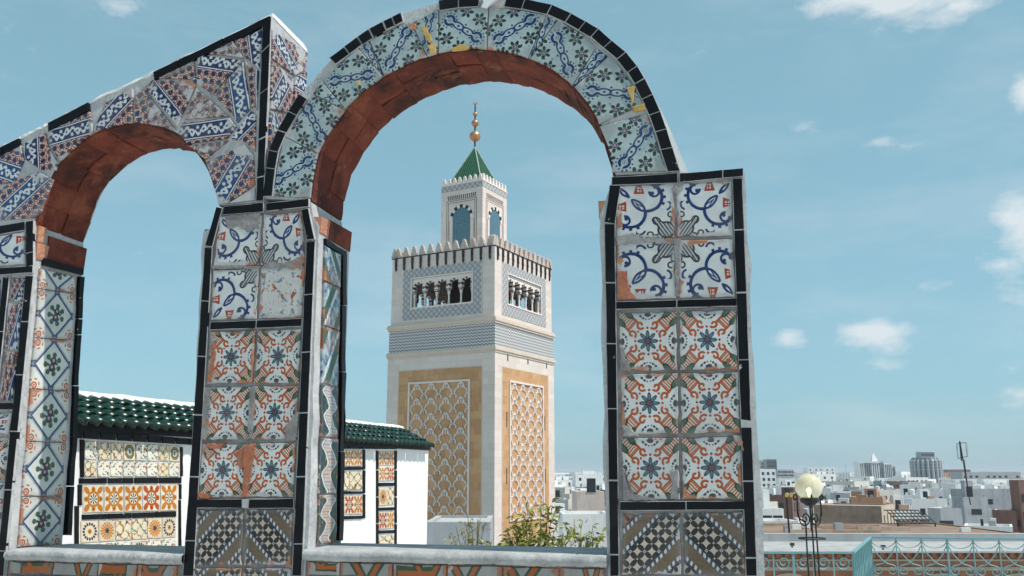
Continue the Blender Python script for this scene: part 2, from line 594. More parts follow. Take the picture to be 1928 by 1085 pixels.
def pat_plaid(x, y, r):
    w = sn(y * 12.0) * .16 + sn(y * 27.0) * .03
    pl = mix(ss(sn(x * 52.0), .75, .95), (.62, .64, .65), (.20, .27, .40))
    pl = mix(ss(sn(y * 50.0), .72, .95) * .8, pl, (.22, .30, .44))
    pl = mix(ss(sn(x * 52.0 + 3.0), .8, .95), pl, (.60, .32, .16)); pl = mix(ss(sn(y * 50.0 + 3.0), .8, .95) * .7, pl, (.60, .34, .2))
    n = noise(vec(x, y), 9, 3)
    fr = vor(vec(x, y), 7); dk = mix(n, (.015, .04, .035), (.04, .10, .13))
    dk = mix(ss(S(fr.outputs['Distance']), .36, .30), dk, (.05, .15, .07))
    dk = mix(ss(S(fr.outputs['Distance']), .20, .16), dk, (.55, .34, .06))
    dk = mix(ss(S(fr.outputs['Distance']), .09, .06), dk, (.22, .03, .12))
    e = x - w + .22
    col = mix(ss(e, -.01, .01), dk, pl)
    e2 = x - w - .24
    col = mix(ss(e2, -.01, .01), col, dk)
    col = mix(ss(ab(e), .05, .04), col, (.70, .71, .71)); col = mix(ss(ab(e - .055), .012, .006), col, INK)
    col = mix(ss(ab(e2), .04, .03), col, (.70, .71, .71))
    return col


def pat_green_blue(x, y, r):
    n = noise(vec(x, y), 5, 3)
    col = mix(ss(n, .35, .65), (.60, .64, .65), (.10, .20, .30))
    s = x + y * .8
    col = mix(ss(ab(frac(s * 1.1 + 5.2) - .5), .16, .14), col, mix(n, (.02, .09, .05), (.07, .17, .09)))
    col = mix(ss(ab(frac(s * 1.1 + 5.45) - .5), .05, .04), col, WHITE)
    col = mix(ss(sn(x * 60.0) * lt(y, -.1), .5, .8) * .6, col, ORANGE)
    bl = noise(vec(x, y), 11, 1)
    col = mix(ss(bl, .64, .67), col, (.02, .03, .12))
    return col


def pat_worn(x, y, r):
    n = noise(vec(x, y), 5, 4, .6); n2 = noise(vec(y, x), 6, 3, .6)
    col = mix(n, (.52, .52, .53), (.72, .72, .72))
    col = mix(ss(n, .57, .61), col, (.40, .16, .08))
    col = mix(ss(n2, .58, .62), col, (.22, .32, .37))
    col = mix(ss(noise(vec(x, y), 14, 2), .66, .69), col, INK)
    return col


def burst(petal, core, tip, bg, n=16):
    def f(x, y, r):
        d = dist(x, y); t = at2(y, x)
        k = ab(cs(t * (n / 2)))
        col = mix(ss(noise(vec(x, y), 6, 2), .4, .7) * .4, bg, (.55, .40, .25))
        out = ss(d - (.36 + k * .10), .01, -.01)
        col = mix(out * ss(k, .25, .45), col, petal)
        col = mix(disc(d, .30) * ss(k, .3, .5), col, tip)
        col = mix(disc(d, .13), col, core)
        col = mix(disc(d, .05), col, INK)
        return col
    return f


def pat_rosette(x, y, r):
    ax, ay = ab(x), ab(y); a, b = mx(ax, ay), mn(ax, ay)
    col = mix(noise(vec(x, y), 6, 2), (.72, .67, .57), (.80, .77, .71))
    p, q = (a + b) * .7071, (a - b) * .7071
    o = mx(disc(dist(p, q, .47, .0, .17, .11), 1.0, .1), mx(disc(dist(a, b, .36, .0, .12, .10), 1.0, .1), ring(dist(x, y), .27, .05)))
    col = mix(o, col, mix(gt(r, .6), (.58, .27, .04), (.50, .15, .035)))
    col = mix(disc(dist(a, b, .37, .0, .035, .03), 1.0, .2), col, INK)
    d = dist(x, y); k = cs(at2(y, x) * 8.0)
    col = mix(disc(d, .20) * gt(k, .1), col, INK)
    return col


def pat_zellige(x, y, r):
    ax, ay = ab(x), ab(y); a, b = mx(ax, ay), mn(ax, ay)
    v = vor(vec(x, y), 6, 'F1', .9)
    c = S(v.outputs['Color'])
    h, _, _ = sep(v.outputs['Color'])
    col = mix(gt(h, .42), (.76, .72, .63), (.60, .31, .05))
    col = mix(gt(h, .55), col, (.10, .22, .19)); col = mix(gt(h, .75), col, (.03, .035, .06)); col = mix(gt(h, .9), col, (.5, .2, .06))
    ed = S(vor(vec(x, y), 6, 'DISTANCE_TO_EDGE', .9).outputs['Distance'])
    col = mix(ss(ed, .12, .09), col, (.80, .79, .75))
    return col


def pat_leafy(x, y, r):
    n = noise(vec(x, y), 3.5, 3, .5, r * 9)
    col = mix(n, (.70, .63, .48), (.80, .77, .69))
    w = ab(frac((x + y) * 1.6 + n * 1.2 + r * 5.0 + 9.0) - .5)
    col = mix(ss(w, .10, .07), col, mix(gt(r, .5), (.13, .25, .22), (.50, .30, .06)))
    w2 = ab(frac((x - y) * 1.6 + n * 1.5 + r * 3.0 + 9.0) - .5)
    col = mix(ss(w2, .07, .05), col, mix(gt(r, .35), (.50, .2, .06), (.06, .09, .14)))
    return col


def pat_hexframe(x, y, r):
    ax, ay = ab(x), ab(y)
    d = mx(mx(ax, ay) / .42, (ax + ay) / .60)
    col = mix(noise(vec(x, y), 7, 2), (.72, .65, .50), (.80, .76, .66))
    col = mix(disc(d, 1.0, .03), col, (.03, .07, .06)); col = mix(disc(d, .84, .03), col, (.55, .36, .08))
    col = mix(disc(d, .72, .03), col, (.05, .15, .11)); col = mix(disc(d, .55, .03), col, (.58, .60, .56))
    col = mix(disc(dist(x, y, 0, 0, .08, .16), 1.0, .1), col, (.10, .24, .19))
    return col


T_FLOWER = tile_material('glaze_orange_flower', pat_flower, .5, .55)
T_SCROLL = tile_material('glaze_blue_scroll', pat_scroll, .45, .4)
T_BAND = tile_material('glaze_floral_band', pat_floral_band, .1, .35)
T_STAR = tile_material('glaze_star_band', pat_star_band, .2, .15)
T_BOUQ = tile_material('glaze_bouquet', pat_bouquet, .2, .6)
T_CHEV = tile_material('glaze_chevron', pat_chevron, .25, .5, .3)
T_LACE = tile_material('glaze_interlace', pat_interlace, .9, .7, .3)
T_PLAID = tile_material('glaze_plaid', pat_plaid, .2, .6)
T_GRBL = tile_material('glaze_green_blue', pat_green_blue, .3, .8)
T_WORN = tile_material('glaze_worn', pat_worn, .8, .6, .35)
T_SUN1 = tile_material('glaze_sunburst_yellow', burst((.60, .33, .05), (.06, .12, .10), (.58, .24, .04), (.76, .71, .62)), .1, .4, dirt=.3)
T_SUN2 = tile_material('glaze_sunburst_black', burst((.02, .025, .05), (.58, .33, .06), (.74, .70, .6), (.76, .71, .62)), .1, .4, dirt=.3)
T_ROSE = tile_material('glaze_orange_rosette', pat_rosette, .25, .1, dirt=.3)
T_ZEL = tile_material('glaze_star_mosaic', pat_zellige, .15, .3, dirt=.3)
T_LEAFY = tile_material('glaze_leafy', pat_leafy, .3, .2, dirt=.3)
T_HEX = tile_material('glaze_hexagon_frame', pat_hexframe, .1, .3, dirt=.3)


# ------------------------------------------------------------------ materials: plain
def simple(name, c1, c2, scale=8, rough=.8, bmp=.3, bd=.01, detail=5, per=0.0, metal=0.0, spec=.3, extra=None):
    def f():
        o = coord('Object'); r = rnd()
        n = noise(o, scale, detail, .6, r * 10)
        col = mix(ss(n, .25, .75), c1, c2)
        if per: col = mix(r * per, col, (c1[0] * .45, c1[1] * .45, c1[2] * .45))
        if extra: col = extra(o, col, n)
        d = {'Base Color': col, 'Roughness': rough, 'Metallic': metal, 'Specular IOR Level': spec}
        if bmp: d['Normal'] = bump(noise(o, scale * 3, 4, .65), bmp, bd)
        return d
    return material(name, f)


def mortar_extra(o, col, n):
    f = noise(o, 38, 4, .7)
    col = mix(ss(f, .5, .75) * .6, col, (.13, .115, .115))
    col = mix(ss(noise(o, 3.3, 3), .55, .7) * .5, col, (.60, .60, .60))
    st = ss(noise(o, 11, 3), .64, .68)
    return mix(st * .8, col, (.33, .15, .09))


def plaster_crack(o, col, n):
    mp_ = new('ShaderNodeMapping'); put(mp_.inputs[0], o); mp_.inputs['Scale'].default_value = (1.6, 1.0, .8)
    wv = new('ShaderNodeVectorMath'); wv.operation = 'ADD'; put(wv.inputs[0], mp_.outputs[0])
    nn = new('ShaderNodeTexNoise'); put(nn.inputs['Vector'], o); nn.inputs['Scale'].default_value = 14
    sc2 = new('ShaderNodeVectorMath'); sc2.operation = 'SCALE'; put(sc2.inputs[0], nn.outputs['Color']); sc2.inputs['Scale'].default_value = .06; put(wv.inputs[1], sc2.outputs[0])
    e = S(vor(wv.outputs[0], 30, 'DISTANCE_TO_EDGE').outputs['Distance'])
    col = mix(ss(e, .05, .0) * ss(noise(o, 4, 3), .45, .6) * .6, col, (.11, .105, .11))
    col = mix(ss(noise(o, 26, 5, .75), .52, .7) * .5, col, (.19, .185, .19))
    return mix(ss(noise(o, 9, 5, .7), .55, .78) * .55, col, (.24, .23, .235))


MORTAR = simple('cement_mortar', (.14, .13, .13), (.33, .315, .31), 14, .95, .8, .012, extra=mortar_extra)
PLASTER = simple('crackled_lime_plaster', (.33, .33, .34), (.58, .58, .58), 7, .9, .6, .008, extra=plaster_crack)
SILLM = simple('weathered_sill_plaster', (.26, .26, .262), (.50, .50, .495), 11, .92, .9, .006, extra=plaster_crack)
def lime_stain(o, col, n):
    col = mix(ss(noise(o, 1.3, 5, .7), .5, .78) * .35, col, (.50, .48, .45))
    col = mix(ss(noise(o, 12, 4, .7), .60, .75) * .3, col, (.42, .41, .40))
    return mix(ss(S(vor(o, 4.5, 'DISTANCE_TO_EDGE').outputs['Distance']), .008, .0) * ss(noise(o, 2, 2), .5, .6) * .5, col, (.30, .29, .28))


LIME = simple('white_limewash', (.66, .655, .65), (.78, .775, .77), 3, .9, .3, .01, extra=lime_stain)
GROUT = simple('pale_grout', (.30, .30, .30), (.50, .50, .50), 30, .95, .3, .004)


def black_glaze():
    o = coord('Object'); r = rnd()
    n = noise(o, 30, 4, .6)
    col = mix(r * .5, (.004, .004, .006), (.010, .010, .012))
    chip = ss(noise(o, 24, 4, .7, r * 20), .68, .70)
    col = mix(chip, col, (.40, .40, .40))
    dust = ss(noise(o, 5, 3), .55, .85) * .05
    col = mix(dust, col, (.3, .3, .3))
    return {'Base Color': col, 'Roughness': M('ADD', chip * .5, ss(n, .3, .7) * .15 + .30), 'Normal': bump(n, .15, .004), 'Specular IOR Level': .16}


BLACK = material('black_glazed_border', black_glaze)


def brick_mat():
    o = coord('Object'); r = rnd()
    n = noise(o, 9, 6, .7, r * 7)
    col = mix(ss(n, .3, .7), (.12, .028, .020), (.225, .060, .036))
    col = mix(ss(r, .3, 1.0) * .75, col, (.075, .022, .018))
    col = mix(ss(noise(o, 4.2, 4, .6), .50, .64) * .85, col, (.030, .017, .016))
    col = mix(ss(noise(o, 2.6, 5, .7, 3.0), .52, .66) * .5, col, (.045, .028, .022))
    col = mix(ss(noise(o, 16, 5, .7), .60, .70) * .5, col, (.33, .14, .085))
    col = mix(ss(noise(o, 5.5, 5, .7, 7.0), .55, .66) * .55, col, (.30, .10, .055))
    f = noise(o, 45, 5, .7)
    return {'Base Color': col, 'Roughness': .92, 'Normal': bump(n * 1.2 + f * .6, 1.0, .016), 'Specular IOR Level': .2}


BRICK = material('red_painted_brick', brick_mat)
RAWBRICK = simple('raw_orange_brick', (.38, .15, .085), (.56, .29, .19), 20, .95, .9, .015)

# ------------------------------------------------------------------ ground, hills
def sheet(name, x0, x1, y0, y1, z, mat, th=.3, kind='structure'):
    return MB().box(x0, x1, y0, y1, z - th, z).build(name, mat, kind=kind)


def ground_mat():
    o = coord('Object')
    n = noise(o, .02, 6, .7); n2 = noise(o, .004, 4, .6)
    col = mix(n, (.36, .34, .32), (.58, .56, .53))
    col = mix(ss(n2, .56, .64) * .5, col, (.12, .14, .10))
    return {'Base Color': col, 'Roughness': .95}


GROUND_Z = -18.0
GM = material('city_ground', ground_mat)
sheet('ground', -9000, 9000, -400, 15000, GROUND_Z, GM, .5)
TERR = simple('terrace_screed', (.52, .50, .47), (.66, .64, .61), 2.0, .9, .2, .006)
sheet('terrace_floor', -9, 7.5, -9, 13.2, 0, TERR, .35)
hb = MB()
rg = random.Random(3)
NX = 90
hv = []
for row in range(3):
    for i in range(NX + 1):
        x = -5000 + 13000 * i / NX
        if row == 1:
            h = 30 + 18 * math.sin(i * .21) + 9 * math.sin(i * .53 + 1) + rg.uniform(-2, 2)
            h *= .5 + .5 * math.exp(-((x - 3200) / 2600) ** 2)
            h = max(h, 26)
        else: h = 0
        hv.append((x, 11500 + row * 700, GROUND_Z - 1 + h))
hf = [(r * (NX + 1) + i, r * (NX + 1) + i + 1, (r + 1) * (NX + 1) + i + 1, (r + 1) * (NX + 1) + i) for r in range(2) for i in range(NX)]
hb.add(hv, hf)
hb.build('hills', simple('far_hills', (.10, .12, .09), (.16, .16, .13), .003, .95, 0), kind='structure')

# ------------------------------------------------------------------ the tiled arcade
YAW = rad(13)
A0 = at(1280, 885, 3.1); A0.z = 0
arcade = empty('tiled_arcade', A0, -YAW, label='arcade of two brick arches on piers clad in painted tiles edged with black strips', cat='arcade')
UW = Vector((math.cos(YAW), -math.sin(YAW), 0)); VW = Vector((math.sin(YAW), math.cos(YAW), 0))


def WP(px, py, d=0.0):
    """photograph pixel -> (s, z) on the arcade's front plane, or on a plane d behind it"""
    p = on_plane(px, py, A0 + VW * d, VW) - A0
    return (p.dot(UW), p.z)


def RP(px, py, s):
    """pixel -> (d, z) on a reveal plane of the arcade at s"""
    p = on_plane(px, py, A0 + UW * s, UW) - A0
    return (p.dot(VW), p.z)


TH = .30
front = lambda p, d: (p[0], d, p[1])
TF, TB = -.010, .004           # tile front and back relative to the mortar face


def poly_px(pts): return [WP(*p) for p in pts]


def quadpx(name, a, mat, parent, uvs=((0, 0), (1, 0), (1, 1), (0, 1)), d0=TF, d1=TB, gap=.0038, **k):
    k.setdefault('amp', .0024); k.setdefault('step', .022)
    """a = four pixels: bottom-left, bottom-right, top-right, top-left"""
    P = poly_px(a)
    cx, cy = sum(p[0] for p in P) / len(P), sum(p[1] for p in P) / len(P)
    P = [(p[0] - math.copysign(gap, p[0] - cx), p[1] - math.copysign(gap, p[1] - cy)) for p in P]
    return piece(name, P, mat, parent, front, d0, d1, list(uvs), **k)


def strips(parent, a, b, cuts, w0, mapper=None, d0=-.014, d1=.004):
    """a row of black glazed strips from a to b (pixels of one long edge); cuts = fractions; w0 = the other edge (pixels)"""
    c, e = w0
    A, B, Cc, E = [WP(*p) for p in (a, b, c, e)]
    lx_, lz_ = A[0] - Cc[0], A[1] - Cc[1]; L_ = math.hypot(lx_, lz_); ox, oz = lx_ / L_ * .0022, lz_ / L_ * .0022
    piece('grout', [(A[0] + ox, A[1] + oz), (B[0] + ox, B[1] + oz), (E[0] - ox, E[1] - oz), (Cc[0] - ox, Cc[1] - oz)], GROUT, parent, front, -.0118, .002, amp=.0012, step=.03, tilt=0, bev=.001)
    for t0, t1 in zip(cuts, cuts[1:]):
        q = []
        for t, (P, Q) in ((t0, (A, B)), (t1, (A, B)), (t1, (Cc, E)), (t0, (Cc, E))):
            q.append((lerp(P[0], Q[0], t), lerp(P[1], Q[1], t)))
        L = math.hypot(q[1][0] - q[0][0], q[1][1] - q[0][1]); g = .0018 / max(L, .01)
        q = [(lerp(q[0][0], q[1][0], g), lerp(q[0][1], q[1][1], g)), (lerp(q[1][0], q[0][0], g), lerp(q[1][1], q[0][1], g)),
             (lerp(q[2][0], q[3][0], g), lerp(q[2][1], q[3][1], g)), (lerp(q[3][0], q[2][0], g), lerp(q[3][1], q[2][1], g))]
        piece('border_strip', q, BLACK, parent, front, d0, d1, amp=.0006, tilt=.0006)


def ycuts(y0, y1, ys): return [0] + [(y - y0) / (y1 - y0) for y in ys] + [1]


def down(p, z=0.0):
    """continue a pier edge straight down to the floor"""
    return (p[0], z)


def body(name, pts, parent, mat, d0=0.0, d1=TH, **k):
    return MB().extrude(pts if area2(pts) > 0 else pts[::-1], lambda p: (p[0], d0, p[1]), lambda p: (p[0], d1, p[1])).build(name, mat, parent, **k)


def ragged_edge(a, b, n, amp, rng):
    return [(lerp(a[0], b[0], i / n) + (rng.gauss(0, amp) if 0 < i < n else 0), lerp(a[1], b[1], i / n)) for i in range(n + 1)]


MIR = lambda q, fx, fy: tuple((1 - u if fx else u, 1 - v if fy else v) for u, v in q)
UVQ = ((0, 0), (1, 0), (1, 1), (0, 1))


def tile_grid(parent, rows, xl, xm, xr, mats):
    """rows: (yTopLeft, yTopRight, yBotLeft, yBotRight); mats(row, col) -> (material, uvs) or None"""
    for i, (tl, tr, bl, br) in enumerate(rows):
        for c in (0, 1):
            m = mats(i, c)
            if not m: continue
            L, R = (xl, xm) if c == 0 else (xm, xr)
            f0, f1 = (0, .5) if c == 0 else (.5, 1)
            yt0, yt1 = lerp(tl, tr, f0), lerp(tl, tr, f1); yb0, yb1 = lerp(bl, br, f0), lerp(bl, br, f1)
            q = [(interp(L, yb0), yb0), (interp(R, yb1), yb1), (interp(R, yt1), yt1), (interp(L, yt0), yt0)]
            if len(m) > 2: q = m[2](q)
            quadpx('tile', q, m[0], parent, m[1], seed=i * 31 + c * 7 + rows[0][0], label=(m[3] if len(m) > 3 else None))


def pier_mats(worn=False):
    def f(i, c):
        if i < 2:                       # the four-tile medallion: its corner u = v = 0 is the middle of the four
            if worn and i == 1 and c == 1: return (T_WORN, UVQ, lambda q: q, 'badly worn white tile with smudges of brown and teal')
            return (T_SCROLL, MIR(UVQ, c == 0, i == 1))
        if i < 5: return (T_FLOWER, UVQ)
        return (T_CHEV, MIR(UVQ, c == 0, False))
    return f


rngE = random.Random(11)
# --- right pier
eL = ragged_edge(WP(1130, 404), WP(1141, 1085), 14, .0035, rngE); eR = ragged_edge(WP(1401, 322), WP(1440, 1085), 16, .0035, rngE)
eL = [WP(1152, 336), WP(1150, 350)] + eL
pts = eL + [down(eL[-1]), down(eR[-1])] + eR[::-1]
pierR = body('pier', pts, arcade, PLASTER)
pad = [WP(*p) for p in [(1158, 346), (1150, 424), (1157, 1085), (1408, 1085), (1382, 338)]]
MB().extrude([*pad[:2], (pad[2][0], .3), (pad[3][0], .3), pad[4]][::-1], lambda p: (p[0], -.003, p[1]), lambda p: (p[0], .01, p[1])).build('mortar_bed', MORTAR, pierR)
strips(pierR, (1152, 350), (1277, 346), [0, 1], ((1152, 336), (1277, 329)))
strips(pierR, (1279, 345), (1400, 333), [0, .68, 1], ((1279, 329), (1400, 319)))
strips(pierR, (1149, 350), (1139, 421), [0, 1], ((1169, 350), (1158, 424)))
strips(pierR, (1139, 423), (1150, 1085), ycuts(423, 1085, [541, 660, 783, 915, 1047]), ((1158, 423), (1166, 1085)))
strips(pierR, (1379, 338), (1405, 1085), ycuts(338, 1085, [443, 566, 695, 820, 918, 1053]), ((1397, 337), (1425, 1085)))
strips(pierR, (1160, 583), (1388, 577), [0, .51, 1], ((1160, 570), (1388, 563)))
strips(pierR, (1167, 961), (1404, 959), [0, .535, 1], ((1167, 945), (1404, 944)))
xl = [(348, 1158), (565, 1160), (590, 1164), (942, 1171), (1150, 1169)]
xm = [(348, 1271), (565, 1276), (942, 1283), (1150, 1287)]
xr = [(340, 1379), (565, 1387), (942, 1401), (1150, 1408)]
rows = [(350, 340, 454, 447), (456, 449, 568, 562), (588, 582, 702, 698), (703, 699, 821, 818), (823, 820, 943, 942), (965, 962, 1085, 1083), (1086, 1084, 1203, 1200)]
tile_grid(pierR, rows, xl, xm, xr, pier_mats())

# --- left pier
eL = ragged_edge(WP(383, 436), WP(351, 1085), 14, .0035, rngE); eR = ragged_edge(WP(600, 425), WP(578, 1085), 14, .0025, rngE)
eL = [WP(412, 391), WP(398, 430)] + eL; eR = [WP(585, 380), WP(590, 410)] + eR
pts = eL + [down(eL[-1]), down(eR[-1])] + eR[::-1]
pierL = body('pier', pts, arcade, PLASTER)
edgeL_pier = eR
pad = [WP(*p) for p in [(420, 392), (398, 470), (362, 1085), (560, 1085), (586, 455), (575, 382)]]
MB().extrude([pad[0], pad[1], (pad[2][0], .3), (pad[3][0], .3), pad[4], pad[5]][::-1], lambda p: (p[0], -.003, p[1]), lambda p: (p[0], .01, p[1])).build('mortar_bed', MORTAR, pierL)
strips(pierL, (421, 406), (499, 400), [0, 1], ((424, 391), (499, 384)))
strips(pierL, (503, 399), (584, 390), [0, 1], ((503, 385), (584, 376)))
strips(pierL, (411, 391), (389, 465), [0, 1], ((421, 393), (402, 467)))
strips(pierL, (389, 467), (348, 1085), ycuts(467, 1085, [574, 682, 793, 907, 1022]), ((402, 468), (367, 1085)))
strips(pierL, (569, 396), (581, 454), [0, 1], ((582, 393), (594, 452)))
strips(pierL, (580, 457), (553, 1085), ycuts(457, 1085, [563, 675, 790, 908, 1028]), ((595, 455), (570, 1085)))
strips(pierL, (397, 622), (571, 615), [0, .51, 1], ((398, 608), (572, 601)))
strips(pierL, (372, 956), (556, 956), [0, .48, .52, 1][:2], ((372, 941), (556, 939)))
strips(pierL, (470, 957), (556, 956), [0, 1], ((471, 941), (556, 939)))
xl = [(405, 416), (470, 404), (603, 398), (640, 397), (830, 381), (940, 374), (960, 371), (1150, 360)]
xm = [(400, 497), (603, 487), (640, 484), (730, 478), (940, 464), (1150, 456)]
xr = [(395, 571), (470, 580), (600, 572), (730, 566), (940, 556), (1150, 549)]
rows = [(408, 398, 506, 498), (508, 500, 605, 601), (624, 618, 725, 724), (727, 725, 831, 829), (834, 832, 939, 938), (958, 957, 1066, 1066), (1067, 1067, 1175, 1175)]
tile_grid(pierL, rows, xl, xm, xr, pier_mats(True))

# reveal of the left pier
sRL = WP(592, 700)[0]


def edge_s(edge, z):
    e = sorted((p[1], p[0]) for p in edge)
    return interp(e, z)


def reveal_piece(name, q, mat, parent, edge, sref, uvs=UVQ, out=.010, **k):
    """q pixels on the reveal plane at sref -> slab standing proud of the reveal"""
    P = [RP(px, py, sref) for px, py in q]
    mapf = lambda p, d: (edge_s(edge, p[1]) - d, p[0], p[1])
    return piece(name, P, mat, parent, mapf, -out, .02, list(uvs), **k)


def uv4(u0, u1, v0, v1): return ((u0, v0), (u1, v0), (u1, v1), (u0, v1))


RL = lambda q, mat, uvs=UVQ, nm='tile', **k: reveal_piece(nm, q, mat, pierL, edgeL_pier, sRL, uvs, **k)
RL([(612, 461), (645, 482), (645, 471), (612, 449)], BLACK, nm='border_strip', out=.014)
for y0, y1 in ((472, 575), (576, 700), (701, 850), (851, 1018)):
    xs = lambda y: lerp(644, 630, (y - 470) / 550)
    RL([(xs(y1), y1), (xs(y1) + 8, y1), (xs(y0) + 8, y0), (xs(y0), y0)], BLACK, nm='border_strip', out=.014)
xb = lambda y: lerp(641, 626, (y - 470) / 550)
xf = lambda y: lerp(611, 592, (y - 470) / 550)
for y0, y1, m, uv in ((463, 528, T_GRBL, uv4(0, 1, 0, .9)), (530, 612, T_GRBL, uv4(1, 0, 0, 1)), (614, 722, T_GRBL, uv4(.1, 1, 1, 0)),
                      (724, 822, T_PLAID, UVQ), (824, 930, T_PLAID, uv4(0, 1, .1, 1)), (932, 1026, T_PLAID, uv4(1, 0, 0, 1))):
    sk = 16 * (890 - y0) / 420; sk1 = 16 * (890 - y1) / 420
    RL([(xf(y1), y1), (xb(y1), y1 + sk1), (xb(y0), y0 + sk), (xf(y0), y0)], m, uv)
# white corner bead on the front edge of the reveal
# --- leftmost pier (its front runs out of the picture)
eR = ragged_edge(WP(67, 432), WP(12, 1085), 14, .003, rngE)
z0 = WP(0, 425)
lft = eR[-1][0] - .50
pts = [(z0[0] - .42, z0[1] - .02), (lft, 0), down(eR[-1])] + eR[::-1] + [WP(66, 417)]
pierE = body('pier', pts, arcade, PLASTER)
edgeE = eR
strips(pierE, (-60, 453), (51, 434), [0, .46, 1], ((-60, 437), (51, 419)))
strips(pierE, (53, 418), (53, 505), [0, .70, 1], ((66, 416), (66, 501)))
strips(pierE, (-60, 523), (66, 514), [0, .45, 1], ((-60, 510), (66, 502)))
strips(pierE, (52, 520), (-3, 1085), ycuts(520, 1085, [612, 715, 822, 930, 1040]), ((66, 520), (10, 1085)))
strips(pierE, (10, 522), (-14, 755), [0, .45, 1], ((21, 522), (-3, 755)))
strips(pierE, (-70, 772), (29, 771), [0, .3, 1], ((-70, 760), (29, 759)))
quadpx('tile', [(-40, 508), (52, 500), (52, 436), (-40, 450)], T_SCROLL, pierE, ((.05, 0), (1, 0), (1, .75), (.05, .75)))
for y0, y1, fl in ((522, 570, 0), (571, 660, 0), (661, 757, 1)):
    f = lambda y, x0: x0 - (y - 520) * .098
    quadpx('tile', [(f(y1, 22), y1), (f(y1, 50), y1), (f(y0, 51), y0), (f(y0, 23), y0)], T_STAR, pierE, ((.1, 0), (.5, .5), (.9, .2), (.5, -.2)) if fl else ((.1, .2), (.5, .6), (.95, .3), (.6, -.1)))
quadpx('tile', [(-35, 660), (0, 660), (4, 525), (-30, 525)], T_GRBL, pierE)
for y0, y1, m in ((776, 820, T_SCROLL), (822, 905, T_FLOWER), (907, 1000, T_SCROLL), (1002, 1090, T_BOUQ)):
    f = lambda y, x0: x0 - (y - 776) * .09
    quadpx('tile', [(f(y1, -50), y1), (f(y1, 26), y1), (f(y0, 28), y0), (f(y0, -50), y0)], m, pierE, ((.2, 0), (1, 0), (1, 1), (.2, 1)))
sRE = WP(45, 720)[0]
RE = lambda q, mat, uvs=UVQ, nm='tile', **k: reveal_piece(nm, q, mat, pierE, edgeE, sRE, uvs, **k)
RE([(84, 500), (160, 518), (161, 506), (86, 486)], BLACK, nm='border_strip', out=.014)
bx = [(520, 152), (1015, 116)]
for y0, y1 in ((521, 600), (601, 630), (631, 726), (727, 822), (823, 915), (916, 1008)):
    RE([(interp(bx, y1), y1), (interp(bx, y1) + 9, y1), (interp(bx, y0) + 9, y0), (interp(bx, y0), y0)], BLACK, nm='border_strip', out=.014)
fx_ = [(500, 80), (1030, 25)]; kx_ = [(500, 149), (1030, 104)]
cuts = [(505, 520), (543, 552), (636, 640), (732, 736), (831, 833), (935, 934), (1030, 1026)]
for i, ((a0, a1), (b0, b1)) in enumerate(zip(cuts, cuts[1:])):
    a0 += .8; a1 += .8
    uv = UVQ if i else uv4(0, 1, 0, .42)
    RE([(interp(fx_, b0), b0), (interp(kx_, b1), b1), (interp(kx_, a1), a1), (interp(fx_, a0), a0)], T_BOUQ, uv, seed=900 + i)

def patch(parent, q, mat, d=-.0125):
    piece('mortar_patch', poly_px(q), mat, parent, front, d, 0, step=.008, amp=.0035, bev=.002)


TPATCH = simple('bare_terracotta', (.27, .085, .05), (.45, .19, .11), 24, .95, .9, .01)
for q in ([(1161, 510), (1180, 512), (1186, 540), (1202, 566), (1163, 567)], [(1366, 676), (1380, 673), (1392, 682), (1388, 696), (1370, 698)]): patch(pierR, q, TPATCH)
for q in ([(1166, 650), (1176, 655), (1186, 682), (1188, 700), (1167, 702)], [(1172, 880), (1186, 905), (1196, 930), (1240, 938), (1240, 944), (1172, 944)], [(1262, 885), (1278, 880), (1280, 941), (1262, 941)],
          [(1262, 346), (1290, 344), (1288, 358), (1276, 372), (1264, 362)], [(1160, 446), (1190, 440), (1230, 448), (1272, 450), (1272, 462), (1220, 460), (1160, 464)], [(1378, 820), (1400, 818), (1401, 850), (1388, 840)],
          [(1170, 802), (1186, 800), (1204, 822), (1172, 824)], [(1268, 450), (1282, 450), (1281, 560), (1271, 560)]): patch(pierR, q, MORTAR)
for q in ([(462, 838), (484, 834), (482, 860), (476, 900), (470, 936), (458, 938), (460, 890)], [(384, 834), (428, 834), (420, 846), (398, 846)], [(374, 924), (408, 932), (396, 940), (374, 940)],
          [(400, 650), (412, 640), (408, 690), (402, 722), (392, 722)], [(446, 850), (462, 842), (466, 880), (452, 890)]): patch(pierL, q, TPATCH)
for q in ([(418, 408), (494, 400), (494, 432), (470, 440), (450, 430), (416, 438)], [(556, 490), (574, 478), (573, 508), (490, 508), (500, 498), (535, 496)], [(398, 500), (440, 500), (495, 502), (495, 510), (440, 508), (398, 510)],
          [(398, 626), (412, 628), (404, 660), (396, 664)], [(382, 728), (402, 730), (396, 820), (380, 828)], [(472, 730), (484, 728), (478, 828), (468, 830)], [(540, 800), (566, 770), (562, 830), (536, 832)]): patch(pierL, q, MORTAR)

